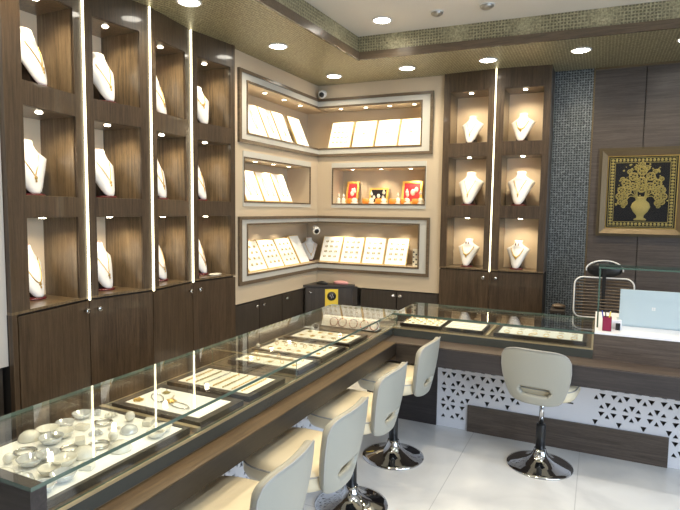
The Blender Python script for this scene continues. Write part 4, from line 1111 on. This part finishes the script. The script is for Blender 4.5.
b = MB(); b.box(-.012, .012, .175, .20, .70, 1.10); b.box(-.03, .03, .10, .20, .40, .72); part('spine', b, M['black'], t, local=True)
b = MB(); b.sphere((0, .205, 1.085), .12, 14, sc=(1.0, .22, .52)); part('headrest', b, M['black'], t, 'padded dark headrest', local=True)
b = MB(); b.tube([(.122 * math.cos(a), .198 - .02 * math.cos(a) ** 2, 1.085 + .066 * math.sin(a)) for a in [PI * i / 20 - .15 for i in range(23)]], .005, 8); part('headrest_rim', b, M['whiteplastic'], t, 'white rim over the headrest', local=True)
for s in (-1, 1):
    b = MB(); b.tube([(s * .20, .06, .44), (s * .245, .05, .50), (s * .245, .04, .66), (s * .24, -.06, .675), (s * .24, .12, .675)], .011, 8); part('armrest', b, M['black'], t, local=True)

# laptop, pen cup, small items
t = thing('laptop', (.31, 3.60, .8342), 'open pale blue laptop on the white desk, lid back towards the camera', 'laptop', rz=.02)
c = MB(); c.box(-.185, .185, 0, .24, 0, .012); c.bevel(.003); part('keyboard_base', c, M['laptop'], t, local=True)
c = MB(); th = .12
c.box(-.185, .185, -.006, 0, 0, .215); c.bevel(.0025); c.xform(Matrix.Translation((0, -.002, .010)) @ Matrix.Rotation(th, 4, 'X')); l = part('lid', c, M['laptop'], t, local=True)
c = MB()
for dx in (-.009, .001):
    for dz in (-.009, .001): c.box(dx, dx + .008, -.0068, -.0058, .108 + dz, .116 + dz)
c.xform(Matrix.Translation((-.010, -.002, .010)) @ Matrix.Rotation(th, 4, 'X')); part('logo', c, M['whiteplastic'], t, 'faint pale mark', local=True)
c = MB(); c.box(-.175, .175, .0002, .001, .008, .208); c.xform(Matrix.Translation((0, -.002, .010)) @ Matrix.Rotation(th, 4, 'X')); part('screen', c, M['black'], t, local=True)
t = thing('pen_cup', (.061, 3.415, .8342), 'square magenta pen cup with pens on the white desk', 'pen cup')
c = MB(); w = .023
for a in ((-w, w, -w, -w + .002), (-w, w, w - .002, w), (-w, -w + .002, -w, w), (w - .002, w, -w, w)): c.box(*a, 0, .078)
c.box(-w, w, -w, w, 0, .003); part('cup', c, M['magenta'], t, local=True)
for i, (x, y, dx, m, n_) in enumerate([(-.010, 0, -.018, 'blue', 'blue'), (.006, .006, .008, 'blue', 'blue'), (.0, -.008, .016, 'yellow', 'yellow'), (-.004, .010, -.006, 'black', 'black')]):
    b = MB(); b.tube([(0, 0, 0), (dx, 0, .108)], .0032, 8)
    single('pen', b, M[m], '%s pen leaning %s in the magenta pen cup' % (n_, ['far left', 'near the middle', 'to the right', 'at the back'][i]), 'pen', loc=(.061 + x, 3.415 + y, .838), world=False)
b = MB(); b.box(-.03, .03, -.02, .02, 0, .05); b.bevel(.004)
single('white_box', b, M['white'], 'small white box between the pen cup and the laptop', 'box', loc=(.108, 3.50, .8342), world=False)
b = MB(); b.box(-.012, .012, -.012, .012, 0, .038); b.bevel(.003)
single('black_stamp', b, M['black'], 'small black stamp beside the laptop lid', 'stamp', loc=(.118, 3.555 - .10, .8342), world=False)
b = MB(); b.sphere((0, 0, .018), .05, 10, sc=(1, .8, .36))
tag(single('brown_cap', b, M['slat'], 'dark brown rounded pouch on the low stand behind the glass case', 'pouch', loc=(-.255, 4.42, .772), world=False), None, None)
t = thing('side_stand', (-.275, 4.42, 0), 'low dark stand behind the back glass case', 'stand')
b = MB(); b.box(-.035, .065, -.12, .12, .752, .772); part('top', b, M['wood_dark'], t, local=True)
for x in (-.033, .043):
    for y in (-.11, .09): b = MB(); b.box(x, x + .02, y, y + .02, 0, .752); part('leg', b, M['wood_dark'], t, local=True)

# ------------------------------------------------------------------ light
w = bpy.data.worlds.new('world'); S.world = w; w.use_nodes = True
bg = w.node_tree.nodes['Background']; bg.inputs[0].default_value = (.62, .78, 1.0, 1); bg.inputs[1].default_value = 1.0
# daylight entering through the shop window
light('AREA', (2.95, .6, 1.6), 85, (.70, .83, 1.0), size=3.6, sizey=1.7, spread=2.4, rot=Vector((-2.9, 1.4, -1.5)).to_track_quat('-Z', 'Y').to_euler())

S.view_settings.view_transform = 'Standard'; S.view_settings.look = 'None'; S.view_settings.gamma = 1; S.view_settings.exposure = 0.12
S.view_settings.use_curve_mapping = False
